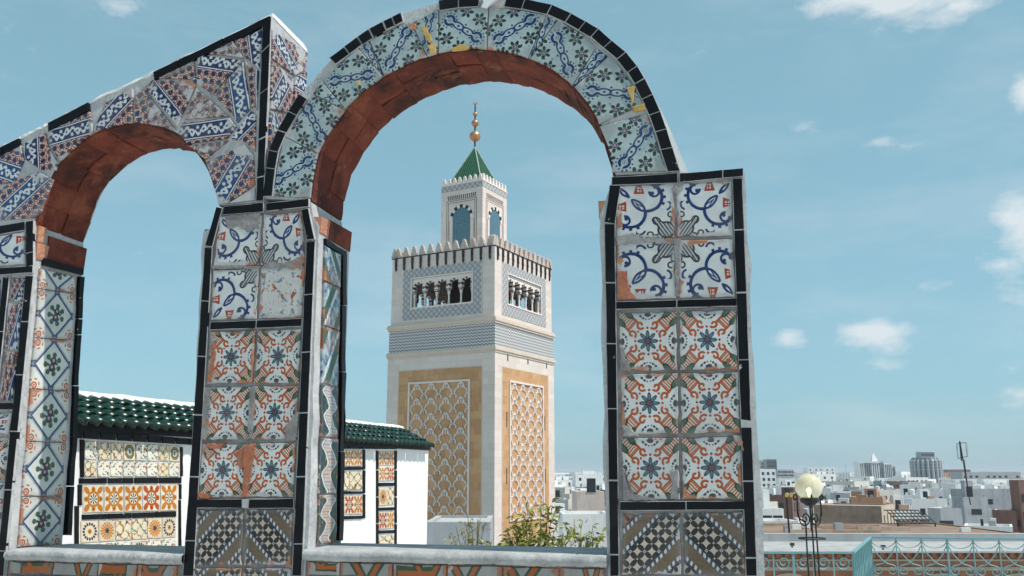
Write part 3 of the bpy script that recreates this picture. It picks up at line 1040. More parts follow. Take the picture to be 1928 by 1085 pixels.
# --- sills and the tiled parapet below them
def sill(x0, x1, yl, yr, edge0, edge1):
    zt = (WP(x0, yl)[1] + WP(x1, yr)[1]) / 2
    s0, s1 = WP(x0, yl)[0] + .0, WP(x1, yr)[0]
    rngS = random.Random(int(x0))
    n = 110
    mb = MB(); mb.smooth = True; vs = []; fs = []
    prof = [(TH + .03, -.05), (TH + .03, .0), (.02, .004), (-.020, .001), (-.032, -.006), (-.033, -.024), (-.022, -.036), (.02, -.040)]
    for i in range(n + 1):
        s = lerp(s0, s1, i / n)
        for j, (d, h) in enumerate(prof):
            k = 1 if 2 < j < 7 else 0
            vs.append((s, d + k * (rngS.gauss(0, .0013) + .0012 * math.sin(s * 23 + j)), zt + h + k * (rngS.gauss(0, .0011) + .0015 * math.sin(s * 17))))
    m = len(prof)
    for i in range(n):
        for j in range(m):
            fs.append((i * m + j, i * m + (j + 1) % m, (i + 1) * m + (j + 1) % m, (i + 1) * m + j))
    mb.add(vs, fs)
    o = mb.build('sill', SILLM, arcade)
    pw = MB().box(s0, s1, 0.0, TH, 0, zt - .038).build('parapet', MORTAR, arcade)
    z = zt - .042
    k = 0
    while z > .55 and k < 3:
        h = .045 if k == 0 else .19
        s = s0 + .012
        while s < s1 - .05:
            w = min(rngS.choice((.13, .17, .20)), s1 - s - .008)
            piece('tile', [(s, z - h), (s + w - .005, z - h), (s + w - .005, z), (s, z)], T_LACE, pw, front, TF, TB,
                  [(u, v) for u, v in ((0, .42 - h / .2 * .4), (1, .42 - h / .2 * .4), (1, .42), (0, .42))][::1] if rngS.random() < .6 else ((1, .1), (0, .1), (0, .1 + h / .2), (1, .1 + h / .2)), amp=.002)
            s += w
        z -= h + .006; k += 1
    return zt


sill(20, 352, 1036, 1043, None, None)
sill(577, 1144, 1032, 1050, None, None)


# --- brick soffits and rings
def smooth_poly(pts, n):
    """resample a pixel polyline, on the wall plane, to n+1 points"""
    P = [Vector(WP(*p)).to_2d() if False else Vector((*WP(*p),)) for p in pts]
    L = [0]
    for a, b in zip(P, P[1:]): L.append(L[-1] + (b - a).length)
    out = []
    for i in range(n + 1):
        t = L[-1] * i / n
        for j in range(len(L) - 1):
            if t <= L[j + 1] + 1e-9: break
        f = (t - L[j]) / (L[j + 1] - L[j])
        out.append(P[j].lerp(P[j + 1], f))
    for _ in range(2):
        out = [out[0]] + [(out[i - 1] + out[i] * 2 + out[i + 1]) / 4 for i in range(1, n)] + [out[-1]]
    return out


def soffit(parent, arc, ctr, seed, rows=2, nb=15, th=.045):
    """uneven bricks lining the arch, each a block of its own"""
    rg = random.Random(seed)
    n = len(arc) - 1
    cu = [0.0]
    while cu[-1] < n: cu.append(cu[-1] + n / nb * rg.uniform(.7, 1.3))
    cu[-1] = n
    if cu[-1] - cu[-2] < n / nb * .5: cu.pop(-2)
    def P(t):
        i = min(int(t), n - 1); return arc[i].lerp(arc[i + 1], t - i)
    for t0, t1 in zip(cu, cu[1:]):
        ds = [0.0, TH * rg.uniform(.35, .65), TH] if rows == 2 and rg.random() < .75 else [0.0, TH]
        for d0, d1 in zip(ds, ds[1:]):
            lift = rg.uniform(-.0025, .0025)
            mb = MB(); k = 3
            vs = []
            for j in range(k + 1):
                g = .006
                t = lerp(t0 + g, t1 - g, j / k)
                p = P(t); r = (p - ctr).normalized()
                for rr, dd in ((lift, d0 + .002), (lift + rg.uniform(-.004, .004), (d0 + d1) / 2), (lift + rg.uniform(-.003, .004), d1 - .003), (th, d1 - .003), (th, d0 + .002)):
                    q = p + r * (rr + rg.uniform(-.0015, .0015))
                    vs.append((q.x, dd, q.y))
            m = 5
            fs = [tuple(range(m)), tuple(k * m + i for i in range(m - 1, -1, -1))]
            for j in range(k):
                for i in range(m):
                    fs.append((j * m + i, j * m + (i + 1) % m, (j + 1) * m + (i + 1) % m, (j + 1) * m + i))
            mb.add(vs, fs)
            mb.build('brick', BRICK, parent)


intr = [(587, 378), (594, 327), (602, 290), (620, 258), (652, 210), (670, 190), (692, 170), (725, 147), (762, 127), (810, 107), (842, 100), (890, 95), (920, 95), (990, 110), (1030, 130), (1077, 162), (1100, 190), (1127, 235), (1138, 265), (1153, 330)]
extr = [(497, 374), (505, 300), (525, 247), (566, 179), (622, 112), (675, 72), (730, 40), (757, 26), (827, 4), (880, -3), (940, -5), (990, 0), (1040, 11), (1080, 29), (1126, 57), (1179, 101), (1215, 150), (1230, 180), (1245, 212), (1257, 250), (1268, 285), (1281, 326)]
I_R = smooth_poly(intr, 48); E_R = smooth_poly(extr, 60)
ctrR = Vector((sum(p.x for p in (I_R[0], I_R[-1])) / 2, I_R[0].y - .0))
pts = [(p.x, p.y) for p in E_R] + [(p.x, p.y) for p in [q + (q - ctrR).normalized() * .012 for q in I_R][::-1]]
# ring body in quads (front, back, both curved faces)
def ring_body(name, I, E, parent, mat, d1=TH):
    n = 48
    def rs(L, t):
        x = t * (len(L) - 1); i = min(int(x), len(L) - 2); return L[i].lerp(L[i + 1], x - i)
    vs, fs = [], []
    for i in range(n + 1):
        a, b = rs(I, i / n), rs(E, i / n)
        a = a + (a - ctrR).normalized() * .012
        vs += [(a.x, 0, a.y), (b.x, 0, b.y), (b.x, d1, b.y), (a.x, d1, a.y)]
    for i in range(n):
        for j in range(4):
            fs.append((i * 4 + j, (i + 1) * 4 + j, (i + 1) * 4 + (j + 1) % 4, i * 4 + (j + 1) % 4))
    fs += [(0, 1, 2, 3), (n * 4 + 3, n * 4 + 2, n * 4 + 1, n * 4)]
    return MB().add(vs, fs).build(name, mat, parent)


archR = ring_body('arch', I_R, E_R, arcade, PLASTER)
soffit(archR, I_R, ctrR, 21, nb=17)

hq = [WP(*p) for p in [(1222, 172), (1246, 208), (1270, 262), (1296, 324), (1262, 324), (1240, 240)]]
MB().extrude(hq if area2(hq) > 0 else hq[::-1], lambda p: (p[0], .008, p[1]), lambda p: (p[0], TH, p[1])).build('haunch', LIME, archR)
# black strips of the round arch
def near_s(L, p):
    best = min(range(len(L)), key=lambda i: (L[i] - p).length); return best
def ext_at(px, py): return Vector(WP(px, py))
cut_groups = [[(497, 372), (503, 318), (509, 285), (525, 247), (545, 212), (566, 179)], [(622, 112), (650, 91), (675, 72), (697, 57), (723, 43), (740, 35), (757, 26)],
              [(827, 4), (865, -2), (905, -4)], [(955, -4), (990, 1), (1040, 12), (1076, 28), (1103, 43), (1127, 57), (1152, 79), (1179, 101), (1200, 127), (1214, 150), (1229, 180), (1243, 212), (1255, 245), (1266, 280), (1280, 324)]]
SW = .042
for gcut in cut_groups:
    for a, b in zip(gcut, gcut[1:]):
        a, b = ext_at(*a), ext_at(*b)
        ca, cb = (ctrR - a).normalized(), (ctrR - b).normalized()
        t = (b - a).normalized() * .0017
        w = SW * random.uniform(.93, 1.05)
        q = [a + t, b - t, b - t + cb * w, a + t + ca * w]
        piece('border_strip', [(p.x, p.y) for p in q], BLACK, archR, front, -.014, .004, amp=.0006, tilt=.0006)
        q2 = [a + (a - ctrR).normalized() * .002, b + (b - ctrR).normalized() * .002, b + cb * (SW + .003), a + ca * (SW + .003)]
        piece('grout', [(p.x, p.y) for p in q2], GROUT, archR, front, -.0118, .002, amp=.001, step=.03, tilt=0, bev=.001)


def arc_tile(outer0, inner0, outer1, inner1, mat, ang, parent=archR, size=.205, lab=None, gap=.002, inset=True):
    """a tile of the ring between two joints; each joint = (outer pixel, inner pixel); curved edges follow the ring"""
    o0, i0, o1, i1 = [Vector(WP(*p)) for p in (outer0, inner0, outer1, inner1)]
    def between(L, a, b, off):
        ia, ib = near_s(L, a), near_s(L, b)
        st = 1 if ib > ia else -1
        mid = [L[k] for k in range(ia + st, ib, st)][::2] if abs(ib - ia) > 2 else []
        return [m + (ctrR - m).normalized() * off for m in mid]
    out = [o0] + between(E_R, o0, o1, SW + .004) + [o1]
    inn = [i1] + between(I_R, i1, i0, -.006) + [i0]
    P = out + inn
    c = sum(P, Vector((0, 0))) / len(P)
    P = [p + (c - p).normalized() * gap for p in P]
    ca, sa = math.cos(ang), math.sin(ang)
    U = [(((p - c).x * ca + (p - c).y * sa) / size + .5, (-(p - c).x * sa + (p - c).y * ca) / size + .5) for p in P]
    piece('tile', [(p.x, p.y) for p in P], mat, parent, front, TF, TB, U, step=.06, label=lab)


J = [((506, 372), (586, 374)), ((534, 257), (600, 290)), ((590, 178), (650, 209)), ((607, 152), (650, 207)), ((676, 92), (722, 145)), ((696, 78), (724, 144)),
     ((776, 45), (806, 108)), ((827, 20), (826, 102)), ((921, 13), (918, 95)), ((1030, 30), (996, 112)), ((1052, 36), (998, 113)), ((1124, 92), (1079, 164)),
     ((1145, 107), (1081, 166)), ((1212, 198), (1128, 236)), ((1218, 214), (1129, 239)), ((1258, 324), (1152, 327))]
# joints, band direction of each tile in degrees (counter-clockwise from the horizontal)
for a, b, ang, full in ((0, 1, 28, 1), (1, 2, 118, 1), (2, 3, 30, 0), (3, 4, 4, 1), (4, 5, 110, 0), (5, 6, 62, 1), (6, 7, 85, 0), (7, 8, -38, 1), (8, 9, 28, 1), (9, 10, 75, 0),
                        (10, 11, -72, 1), (11, 12, 40, 0), (12, 13, -10, 1), (14, 15, 55, 1)):
    arc_tile(J[a][0], J[a][1], J[b][0], J[b][1], T_BAND, rad(ang), size=.215 if full else .2)
# patches of yellow stone where the glaze is gone
YEL = simple('yellow_stone_patch', (.42, .27, .08), (.62, .42, .14), 30, .9, .6, .008)
for q in ([(794, 52), (800, 50), (812, 68), (816, 80), (810, 84), (802, 72)], [(806, 88), (822, 84), (824, 102), (812, 104)], [(850, 94), (868, 85), (888, 90), (880, 95), (852, 98)],
          [(1180, 168), (1197, 163), (1194, 196), (1190, 195)], [(1190, 203), (1214, 196), (1218, 207), (1196, 213)], [(672, 155), (679, 154), (681, 162), (674, 164)]):
    piece('stone_patch', poly_px(q), YEL, archR, front, -.0135, 0, step=.02, amp=.002)
for q in ([(770, 45), (785, 47), (787, 57), (774, 60)],):
    piece('stone_patch', poly_px(q), RAWBRICK, archR, front, -.0135, 0, step=.02, amp=.002)
piece('stone_patch', poly_px([(908, -4), (950, -5), (930, 7), (918, 20), (907, 17), (912, 8)]), LIME, archR, front, -.016, 0, step=.02, amp=.003)

# --- left arch with its rising gable
intL = [(66, 425), (77, 400), (85, 375), (97, 340), (112, 310), (132, 290), (160, 266), (185, 250), (215, 240), (255, 234), (300, 241), (335, 256), (362, 278), (385, 307), (400, 340), (411, 388)]
I_L = smooth_poly(intL, 40)
ctrL = Vector(((I_L[0].x + I_L[-1].x) / 2, I_L[0].y - .05))
top = [(513, 30), (290, 137), (170, 193), (92, 233), (40, 260), (-60, 310)]
topW = [Vector(WP(*p)) for p in top]
gEnd = Vector(WP(498, 382))
I_Lo = [p + (p - ctrL).normalized() * .012 for p in I_L]
pts = [(p.x, p.y) for p in topW] + [(topW[-1].x - .02, I_L[0].y - .0)] + [(p.x, p.y) for p in I_Lo] + [(gEnd.x - .0, gEnd.y)]
# body: front and back as triangulated polygons
archL = body('arch', pts, arcade, PLASTER, 0, .315)
soffit(archL, I_L, ctrL, 5, nb=14)
dn = [Vector(WP(px, py)) for px, py in [(505, 47), (292, 152), (172, 208), (93, 249), (42, 275), (-60, 326)]]
def topstrip(px0, px1, cuts):
    def on(tab, px):
        for a, b, wa, wb in zip(top, top[1:], topW if tab == 0 else dn, (topW if tab == 0 else dn)[1:]):
            if a[0] >= px >= b[0]:
                return wa.lerp(wb, (a[0] - px) / (a[0] - b[0]))
    xs = [px0] + cuts + [px1]
    for a, b in zip(xs, xs[1:]):
        q = [on(0, a - .6), on(0, b + .6), on(1, b + .6), on(1, a - .6)]
        piece('border_strip', [(p.x, p.y - .004) for p in q], BLACK, archL, front, -.014, .004, amp=.0006, tilt=.0006)
topstrip(511, 291, [425, 338]); topstrip(170, 93, []); topstrip(40, -58, [8, -25])
strips(archL, (497, 50), (485, 381), [0, .16, .40, .66, .87, 1], ((513, 33), (498, 380)))
# tiles of the left arch: polygon pixels, band start, band end
LT = [
    ([(386, 99), (441, 78), (461, 111), (382, 102)], (440, 140), (300, 140)),
    ([(443, 78), (496, 56), (490, 131), (464, 113)], (484, 62), (492, 130)),
    ([(374, 104), (461, 115), (437, 141), (402, 180), (372, 160)], (374, 112), (458, 124)),
    ([(460, 118), (439, 142), (403, 182), (440, 220), (449, 234), (473, 207), (469, 165)], (447, 135), (461, 228)),
    ([(464, 118), (489, 134), (485, 210), (475, 206), (471, 165)], (500, 120), (500, 210)),
    ([(291, 152), (364, 153), (371, 163), (343, 222), (336, 240), (278, 170)], (281, 163), (341, 240)),
    ([(312, 142), (367, 109), (371, 158), (366, 151), (294, 149)], (300, 200), (380, 160)),
    ([(371, 167), (435, 221), (348, 226)], (360, 300), (440, 295)),
    ([(345, 231), (435, 223), (447, 240), (430, 262), (354, 273), (336, 250)], (340, 252), (446, 238)),
    ([(254, 182), (289, 151), (277, 172), (334, 246), (300, 239), (256, 232)], (230, 200), (260, 300)),
    ([(200, 195), (252, 167), (253, 232), (218, 238), (188, 247), (178, 248)], (182, 246), (246, 176)),
    ([(92, 248), (172, 211), (179, 249), (150, 272), (114, 306), (93, 273)], (92, 262), (178, 238)),
    ([(45, 272), (88, 251), (92, 274), (112, 307), (108, 322), (78, 322), (50, 302)], (60, 255), (62, 330)),
    ([(-20, 300), (42, 274), (48, 302), (30, 345), (-20, 352)], (-20, 312), (32, 330)),
    ([(26, 343), (76, 324), (102, 338), (88, 375), (79, 400), (68, 412), (0, 416), (-20, 418), (-20, 372)], (-2, 412), (84, 332)),
    ([(354, 276), (432, 265), (388, 303), (364, 281)], (370, 330), (440, 330)),
    ([(389, 307), (462, 272), (480, 292), (482, 350), (430, 384), (413, 388), (403, 345)], (408, 386), (470, 280)),
    ([(436, 262), (474, 209), (484, 216), (482, 288), (463, 270)], (446, 250), (482, 215)),
    ([(432, 385), (482, 353), (482, 378)], (430, 330), (480, 300)),
]
for i, (q, b0, b1) in enumerate(LT):
    P = [Vector(WP(*p)) for p in q]; c = sum(P, Vector((0, 0))) / len(P)
    P = [p + (c - p).normalized() * .0022 for p in P]
    o = (Vector(WP(*b0)) + Vector(WP(*b1))) / 2; e = (Vector(WP(*b1)) - Vector(WP(*b0))).normalized()
    U = [((p - o).dot(e) / .20 + .5, (p - o).dot(Vector((-e.y, e.x))) / .20 + .5) for p in P]
    piece('tile', [(p.x, p.y) for p in P], T_STAR, archL, front, TF, TB, U, step=.05, seed=400 + i)
# end face of the gable (faces +s)
sG = WP(513, 200)[0]
edgeG = [WP(513, 30), WP(498, 382)]
def gp(q, b0, b1, i):
    P = [Vector(RP(*p, sG)) for p in q]; c = sum(P, Vector((0, 0))) / len(P)
    o = (Vector(RP(*b0, sG)) + Vector(RP(*b1, sG))) / 2; e = (Vector(RP(*b1, sG)) - Vector(RP(*b0, sG))).normalized()
    P = [p + (c - p).normalized() * .002 for p in P]
    U = [((p - o).dot(e) / .20 + .5, (p - o).dot(Vector((-e.y, e.x))) / .20 + .5) for p in P]
    mapf = lambda p, d: (edge_s(edgeG, p[1]) - d, p[0], p[1])
    piece('tile', [tuple(p) for p in P], T_STAR, archL, mapf, -.010, .02, U, step=.06, seed=600 + i)
gp([(519, 55), (585, 98), (583, 130), (560, 144), (518, 110)], (522, 60), (562, 138), 0)
gp([(517, 113), (558, 146), (552, 215), (514, 205)], (516, 205), (546, 145), 1)
gp([(561, 147), (583, 133), (580, 200), (555, 215)], (562, 150), (584, 165), 2)
gp([(513, 208), (551, 218), (540, 300), (508, 300)], (515, 215), (540, 300), 3)
# white cap on the gable and on the round arch
tw = topW
rc = random.Random(77)
cm = MB(); nn_ = 46; cv = []
for i in range(nn_ + 1):
    t = i / nn_ * (len(tw) - 1); k = min(int(t), len(tw) - 2); p = tw[k].lerp(tw[k + 1], t - k)
    for d_, h_ in ((-.006, -.004), (-.004, .006), (.05, .012), (.16, .014), (.28, .012), (.322, .006), (.322, -.01)):
        cv.append((p.x + .003, d_ + rc.gauss(0, .002), p.y + h_ + rc.gauss(0, .0022)))
cm.add(cv, [(i * 7 + j, i * 7 + (j + 1) % 7, (i + 1) * 7 + (j + 1) % 7, (i + 1) * 7 + j) for i in range(nn_) for j in range(7)] + [tuple(range(7)), tuple(nn_ * 7 + j for j in range(6, -1, -1))])
cm.build('coping', LIME, archL)
# raw impost bricks under both springings, sunlit front ends painted as orange brick
def imp(parent, s0, s1, zt, zb, d0, d1, mat=RAWBRICK):
    rg = random.Random(int(s0 * 1000))
    mb = MB().box(s0, s1, d0, d1, zb, zt)
    mb.v = [(x + rg.gauss(0, .002), y + rg.gauss(0, .002), z + rg.gauss(0, .002)) for x, y, z in mb.v]
    mb.build('brick', mat, parent)
def es(edge, p): return edge_s(edge, p[1])


a = WP(1126, 380); c_ = WP(1152, 408); imp(pierR, a[0], c_[0] + .05, a[1], c_[1], .004, TH)
a = WP(384, 432); c_ = WP(396, 455); imp(pierL, a[0], c_[0] + .05, a[1], c_[1], .004, TH - .004, BRICK)
sL = edge_s(edgeL_pier, WP(592, 425)[1]); sE = edge_s(edgeE, WP(66, 460)[1])
a = WP(590, 408); c_ = WP(590, 438); imp(pierL, sL - .04, sL + .008, a[1], c_[1], .006, .085); imp(pierL, sL - .04, sL + .006, a[1] + .012, c_[1] - .008, .09, TH + .010, BRICK)
a = WP(66, 424); c_ = WP(66, 455); imp(pierE, sE - .04, sE + .007, a[1], c_[1], .006, .05); imp(pierE, sE - .04, sE + .010, c_[1] - .003, WP(66, 486)[1], .005, .07)
imp(pierE, sE - .04, sE + .006, WP(66, 436)[1], WP(66, 486)[1], .075, TH + .010, BRICK)


# ------------------------------------------------------------------ the rear wall with the green tiled roof
RD = Vector((.327, .945, 0)).normalized()
RN = Vector((RD.y, -RD.x, 0))
R0 = Vector((-.417 * 6.5, 6.5, 0))
rear = empty('roofed_wall', R0, math.atan2(RD.y, RD.x), label='white terrace wall with green barrel tile roof and framed tile panels behind the arches', cat='wall')


def BW(px, py, off=0.0):
    p = on_plane(px, py, R0 + RN * off, RN) - R0
    return (p.dot(RD), p.z)


bfront = lambda p, d: (p[0], d, p[1])
T0, T1 = -1.7, BW(805, 930)[0]
ZE = BW(800, 843)[1]
ZR = BW(650, 797, -.30)[1] - .02
MB().box(T0, T1, 0, .56, 0, ZE - .032).build('wall_body', LIME, rear)


def green_glaze():
    o = coord('Object'); r = rnd()
    n = noise(o, 12, 4, .6, r * 9)
    col = mix(ss(n, .3, .7), (.004, .017, .012), (.009, .040, .025))
    col = mix(r * .5, col, (.006, .022, .02))
    return {'Base Color': col, 'Roughness': .24, 'Normal': bump(noise(o, 40, 3), .12, .004), 'Specular IOR Level': .28}


GREENG = material('green_glazed_roof_tile', green_glaze)
# one barrel tile: a tapered half pipe along -y (down the slope)
def barrel(L, r0, r1):
    mb = MB(); mb.smooth = False
    for k in range(7):
        a = PI * k / 6
        mb.v.append((math.cos(a) * r0, 0, math.sin(a) * r0)); mb.v.append((math.cos(a) * r1, -L, math.sin(a) * r1))
        mb.v.append((math.cos(a) * (r0 - .012), 0, math.sin(a) * (r0 - .012))); mb.v.append((math.cos(a) * (r1 - .012), -L, math.sin(a) * (r1 - .012)))
    for k in range(6):
        i = k * 4
        mb.f += [(i, i + 4, i + 5, i + 1), (i + 2, i + 3, i + 7, i + 6), (i + 1, i + 5, i + 7, i + 3), (i, i + 2, i + 6, i + 4)]
    mb.smooth = True
    return mb.mesh('roof_tile', GREENG)


YR, YE = .38, .155
SL = math.atan2(ZR - ZE - .105, YR - YE)
bm_ = barrel(.17, .048, .056)
rgR = random.Random(5)
PIT = .112
ncol = int((T1 - T0) / PIT)
slope = math.hypot(YR - YE, ZR - ZE - .105)
MB().extrude([(YR, ZR - .05), (YE, ZE + .10), (-.03, ZE + .045), (-.03, ZE - .03), (YR, ZE - .03)], lambda p: (T0, p[0], p[1]), lambda p: (T1 - .004, p[0], p[1])).build('roof_bed', BLACK, rear)
for c in range(ncol):
    for k in range(4):
        x = T0 + PIT * (c + .5)
        t = (k * .125 + .0) / slope
        y = lerp(YR, YE, t); z = lerp(ZR + .0, ZE + .105, t) + .006
        mw = Matrix.Translation((x + rgR.gauss(0, .003), y, z)) @ Matrix.Rotation(SL - .09 + rgR.gauss(0, .015), 4, 'X') @ Matrix.Rotation(rgR.gauss(0, .02), 4, 'Z')
        link('roof_tile', bm_, rear, mw)
# ridge: a rough white cap
mb = MB(); mb.smooth = True; vs = []; n = 60
prof = [(YR - .04, -.03), (YR - .05, .03), (YR - .03, .06), (YR + .05, .075), (YR + .12, .06), (YR + .20, .01), (YR + .22, -.23)]
for i in range(n + 1):
    for (y, z) in prof: vs.append((lerp(T0, T1 - .02, i / n), y + rgR.gauss(0, .003), ZR + z + rgR.gauss(0, .003)))
m = len(prof)
mb.add(vs, [(i * m + j, i * m + (j + 1) % m, (i + 1) * m + (j + 1) % m, (i + 1) * m + j) for i in range(n) for j in range(m)])
mb.add(vs[-m:], [tuple(range(m))])
mb.build('ridge_cap', LIME, rear)


def bq(name, q, mat, uvs=UVQ, d0=-.008, d1=.004, **k):
    return piece(name, [BW(*p) for p in q], mat, rear, bfront, d0, d1, list(uvs), **k)


def brow(ytl, ytr, ybl, ybr, xl0, xr0, n, mats, uvs=UVQ, part=None):
    a, b, c, d = BW(xl0, ybl), BW(xr0, ybr), BW(xr0, ytr), BW(xl0, ytl)
    for i in range(n):
        f0, f1 = i / n, (i + 1) / n
        q = [(lerp(a[0], b[0], f0), lerp(a[1], b[1], f0)), (lerp(a[0], b[0], f1), lerp(a[1], b[1], f1)), (lerp(d[0], c[0], f1), lerp(d[1], c[1], f1)), (lerp(d[0], c[0], f0), lerp(d[1], c[1], f0))]
        g = .003
        q = [(q[0][0] + g, q[0][1] + g), (q[1][0] - g, q[1][1] + g), (q[2][0] - g, q[2][1] - g), (q[3][0] + g, q[3][1] - g)]
        piece('tile', q, mats[i % len(mats)], rear, bfront, -.010, .004, list(uvs), amp=.001)


def bstrip(ytl, ytr, ybl, ybr, xl0, xr0, n=1):
    brow(ytl, ytr, ybl, ybr, xl0, xr0, n, [BLACK])
    for o in rear.children[-n:]: pass


def bstrips(ytl, ytr, ybl, ybr, xl0, xr0, n):
    a, b, c, d = BW(xl0, ybl), BW(xr0, ybr), BW(xr0, ytr), BW(xl0, ytl)
    for i in range(n):
        f0, f1 = i / n + .004, (i + 1) / n - .004
        q = [(lerp(a[0], b[0], f0), lerp(a[1], b[1], f0)), (lerp(a[0], b[0], f1), lerp(a[1], b[1], f1)), (lerp(d[0], c[0], f1), lerp(d[1], c[1], f1)), (lerp(d[0], c[0], f0), lerp(d[1], c[1], f0))]
        piece('border_strip', q, BLACK, rear, bfront, -.012, .004, amp=.0006)


BED = simple('panel_bed', (.58, .54, .48), (.74, .71, .66), 9, .95, .3, .006)
MB().extrude([BW(143, 1040), BW(340, 1036), BW(343, 832), BW(152, 822)], lambda p: (p[0], -.003, p[1]), lambda p: (p[0], .01, p[1])).build('panel_bed', BED, rear)
brow(829, 839, 866, 870, 157, 337, 8, [T_ZEL, T_LEAFY, T_LEAFY, T_HEX, T_ZEL, T_ZEL, T_LEAFY, T_HEX])
brow(867, 871, 899, 898, 156, 336, 8, [T_LEAFY, T_ZEL, T_ZEL, T_ZEL, T_ZEL, T_ZEL, T_LEAFY, T_ZEL])
bstrips(901, 899, 911, 910, 147, 340, 4)
brow(914, 911, 967, 962, 154, 332, 5, [T_ROSE])
bstrips(969, 963, 979, 973, 152, 330, 4)
brow(981, 973, 1023, 1012, 150, 330, 6, [T_SUN2, T_SUN1, T_LEAFY, T_LEAFY, T_SUN1, T_SUN2])
brow(1025, 1014, 1062, 1050, 149, 329, 6, [T_LEAFY, T_LEAFY, T_ZEL, T_SUN2, T_ZEL, T_ZEL])
for y0, y1, xa in ((828, 899, 151), (913, 952, 147), (953, 1036, 141)):
    bstrips(y0, y0, y1, y1, xa - 1.5, xa + 5.5, 1)
for y0, y1 in ((842, 897), (912, 940), (942, 1034)):
    xa = lerp(338, 332, (y0 - 840) / 190)
    bstrips(y0, y0, y1, y1, xa, xa + 4.5, 1)
bstrips(806, 828, 824, 839, 120, 378, 9)
bstrips(834, 838, 845, 846, 600, 746, 6)
# narrow panels
x0, x1 = 630, 681
brow(847, 847, 878, 878, x0, x1, 3, [T_ROSE]); bstrips(879, 879, 886, 885, x0, x1, 2)
brow(888, 888, 924, 922, x0, x1, 2, [T_LEAFY]); bstrips(925, 925, 931, 930, x0, x1, 2)
brow(933, 932, 970, 968, x0, x1, 3, [T_ROSE]); bstrips(972, 971, 979, 977, x0, x1, 2)
for y0, y1 in ((847, 884), (886, 929), (931, 976)): bstrips(y0, y0, y1, y1, 682, 686.5, 1)
x0, x1 = 712, 741
brow(850, 850, 877, 877, x0, x1, 2, [T_ROSE]); brow(879, 879, 906, 905, x0, x1, 2, [T_ROSE])
bstrips(909, 909, 916, 915, x0, x1, 1)
brow(919, 918, 953, 951, x0, x1, 2, [T_SUN1, T_LEAFY]); bstrips(956, 955, 962, 961, x0, x1, 1)
brow(964, 963, 997, 995, x0, x1, 2, [T_ROSE]); bstrips(999, 998, 1005, 1004, x0, x1, 1)
brow(1008, 1007, 1034, 1032, x0, x1, 1, [T_LEAFY])
for y0, y1 in ((849, 884), (886, 935), (937, 985), (987, 1030)):
    bstrips(y0, y0, y1, y1, 707.5, 711, 1); bstrips(y0, y0, y1, y1, 742, 746, 1)

# ------------------------------------------------------------------ the minaret
TYAW = -rad(29)
TC = at(931, 885, 58.0)
WU, WL_, WN = 8.4, 8.6, 3.52
tx, ty = Vector((math.cos(TYAW), math.sin(TYAW), 0)), Vector((-math.sin(TYAW), math.cos(TYAW), 0))
TCEN = TC - tx * WL_ / 2 + ty * WL_ / 2
TCEN.z = GROUND_Z
tower = empty('minaret', TCEN, TYAW, label='square pale stone minaret with ochre lattice panels and green pyramid roof', cat='minaret')


def tz(py, w=WL_, px=931):
    """height, above the tower's foot, of a pixel row on the near corner of width w"""
    c = TCEN + tx * w / 2 - ty * w / 2
    return at(px, py, c.y).z - GROUND_Z


def face_uv():
    x, y, z = sep(coord('Object')); return x + y, z


def marble():
    o = coord('Object'); u, z = face_uv()
    b = new('ShaderNodeTexBrick'); put(b.inputs['Vector'], vec(u, z)); b.inputs['Scale'].default_value = 1.0
    b.inputs['Brick Width'].default_value = .95; b.inputs['Row Height'].default_value = .42; b.inputs['Mortar Size'].default_value = .006
    b.inputs['Color1'].default_value = (.62, .52, .465, 1); b.inputs['Color2'].default_value = (.71, .615, .56, 1); b.inputs['Mortar'].default_value = (.48, .42, .39, 1)
    b.inputs['Bias'].default_value = .1
    n = noise(o, .35, 4, .6)
    col = mix(ss(n, .45, .7) * .45, b.outputs[0], (.58, .50, .475))
    st = ss(noise(vec(u * 3.0, z * .25), 1.6, 4, .6), .55, .8) * .35
    col = mix(st, col, (.40, .36, .33))
    return {'Base Color': col, 'Roughness': .7, 'Normal': bump(S(b.outputs['Fac']) * -1.0, .3, .02)}


def ochre():
    o = coord('Object'); u, z = face_uv()
    b = new('ShaderNodeTexBrick'); put(b.inputs['Vector'], vec(u, z)); b.inputs['Scale'].default_value = 1.0
    b.inputs['Brick Width'].default_value = .62; b.inputs['Row Height'].default_value = .5; b.inputs['Mortar Size'].default_value = .005
    b.inputs['Color1'].default_value = (.45, .225, .10, 1); b.inputs['Color2'].default_value = (.57, .33, .165, 1); b.inputs['Mortar'].default_value = (.33, .21, .12, 1)
    v = noise(o, 2.4, 6, .7)
    col = mix(ss(v, .42, .72) * .5, b.outputs[0], (.58, .38, .22)); col = mix(ss(noise(o, .5, 3), .5, .75) * .4, col, (.36, .185, .08))
    return {'Base Color': col, 'Roughness': .75}


def weave():
    u, z = face_uv()
    a = ab(frac((u + z) * 2.3 + 50.0) - .5); c = ab(frac((u - z) * 2.3 + 50.0) - .5)
    l = mx(ss(a, .10, .06), ss(c, .10, .06)); l2 = mx(ss(ab(a - .22), .06, .03), ss(ab(c - .22), .06, .03))
    col = mix(mx(l, l2 * .8), (.50, .49, .49), (.22, .225, .24))
    return {'Base Color': col, 'Roughness': .7}


def zigzag():
    u, z = face_uv()
    t = frac(z * 5.0 + ab(frac(u * 3.6 + 40.0) - .5) * 1.0 + 20.0)
    col = mix(ss(ab(t - .5), .26, .22), (.56, .54, .535), (.20, .205, .22))
    return {'Base Color': col, 'Roughness': .7}


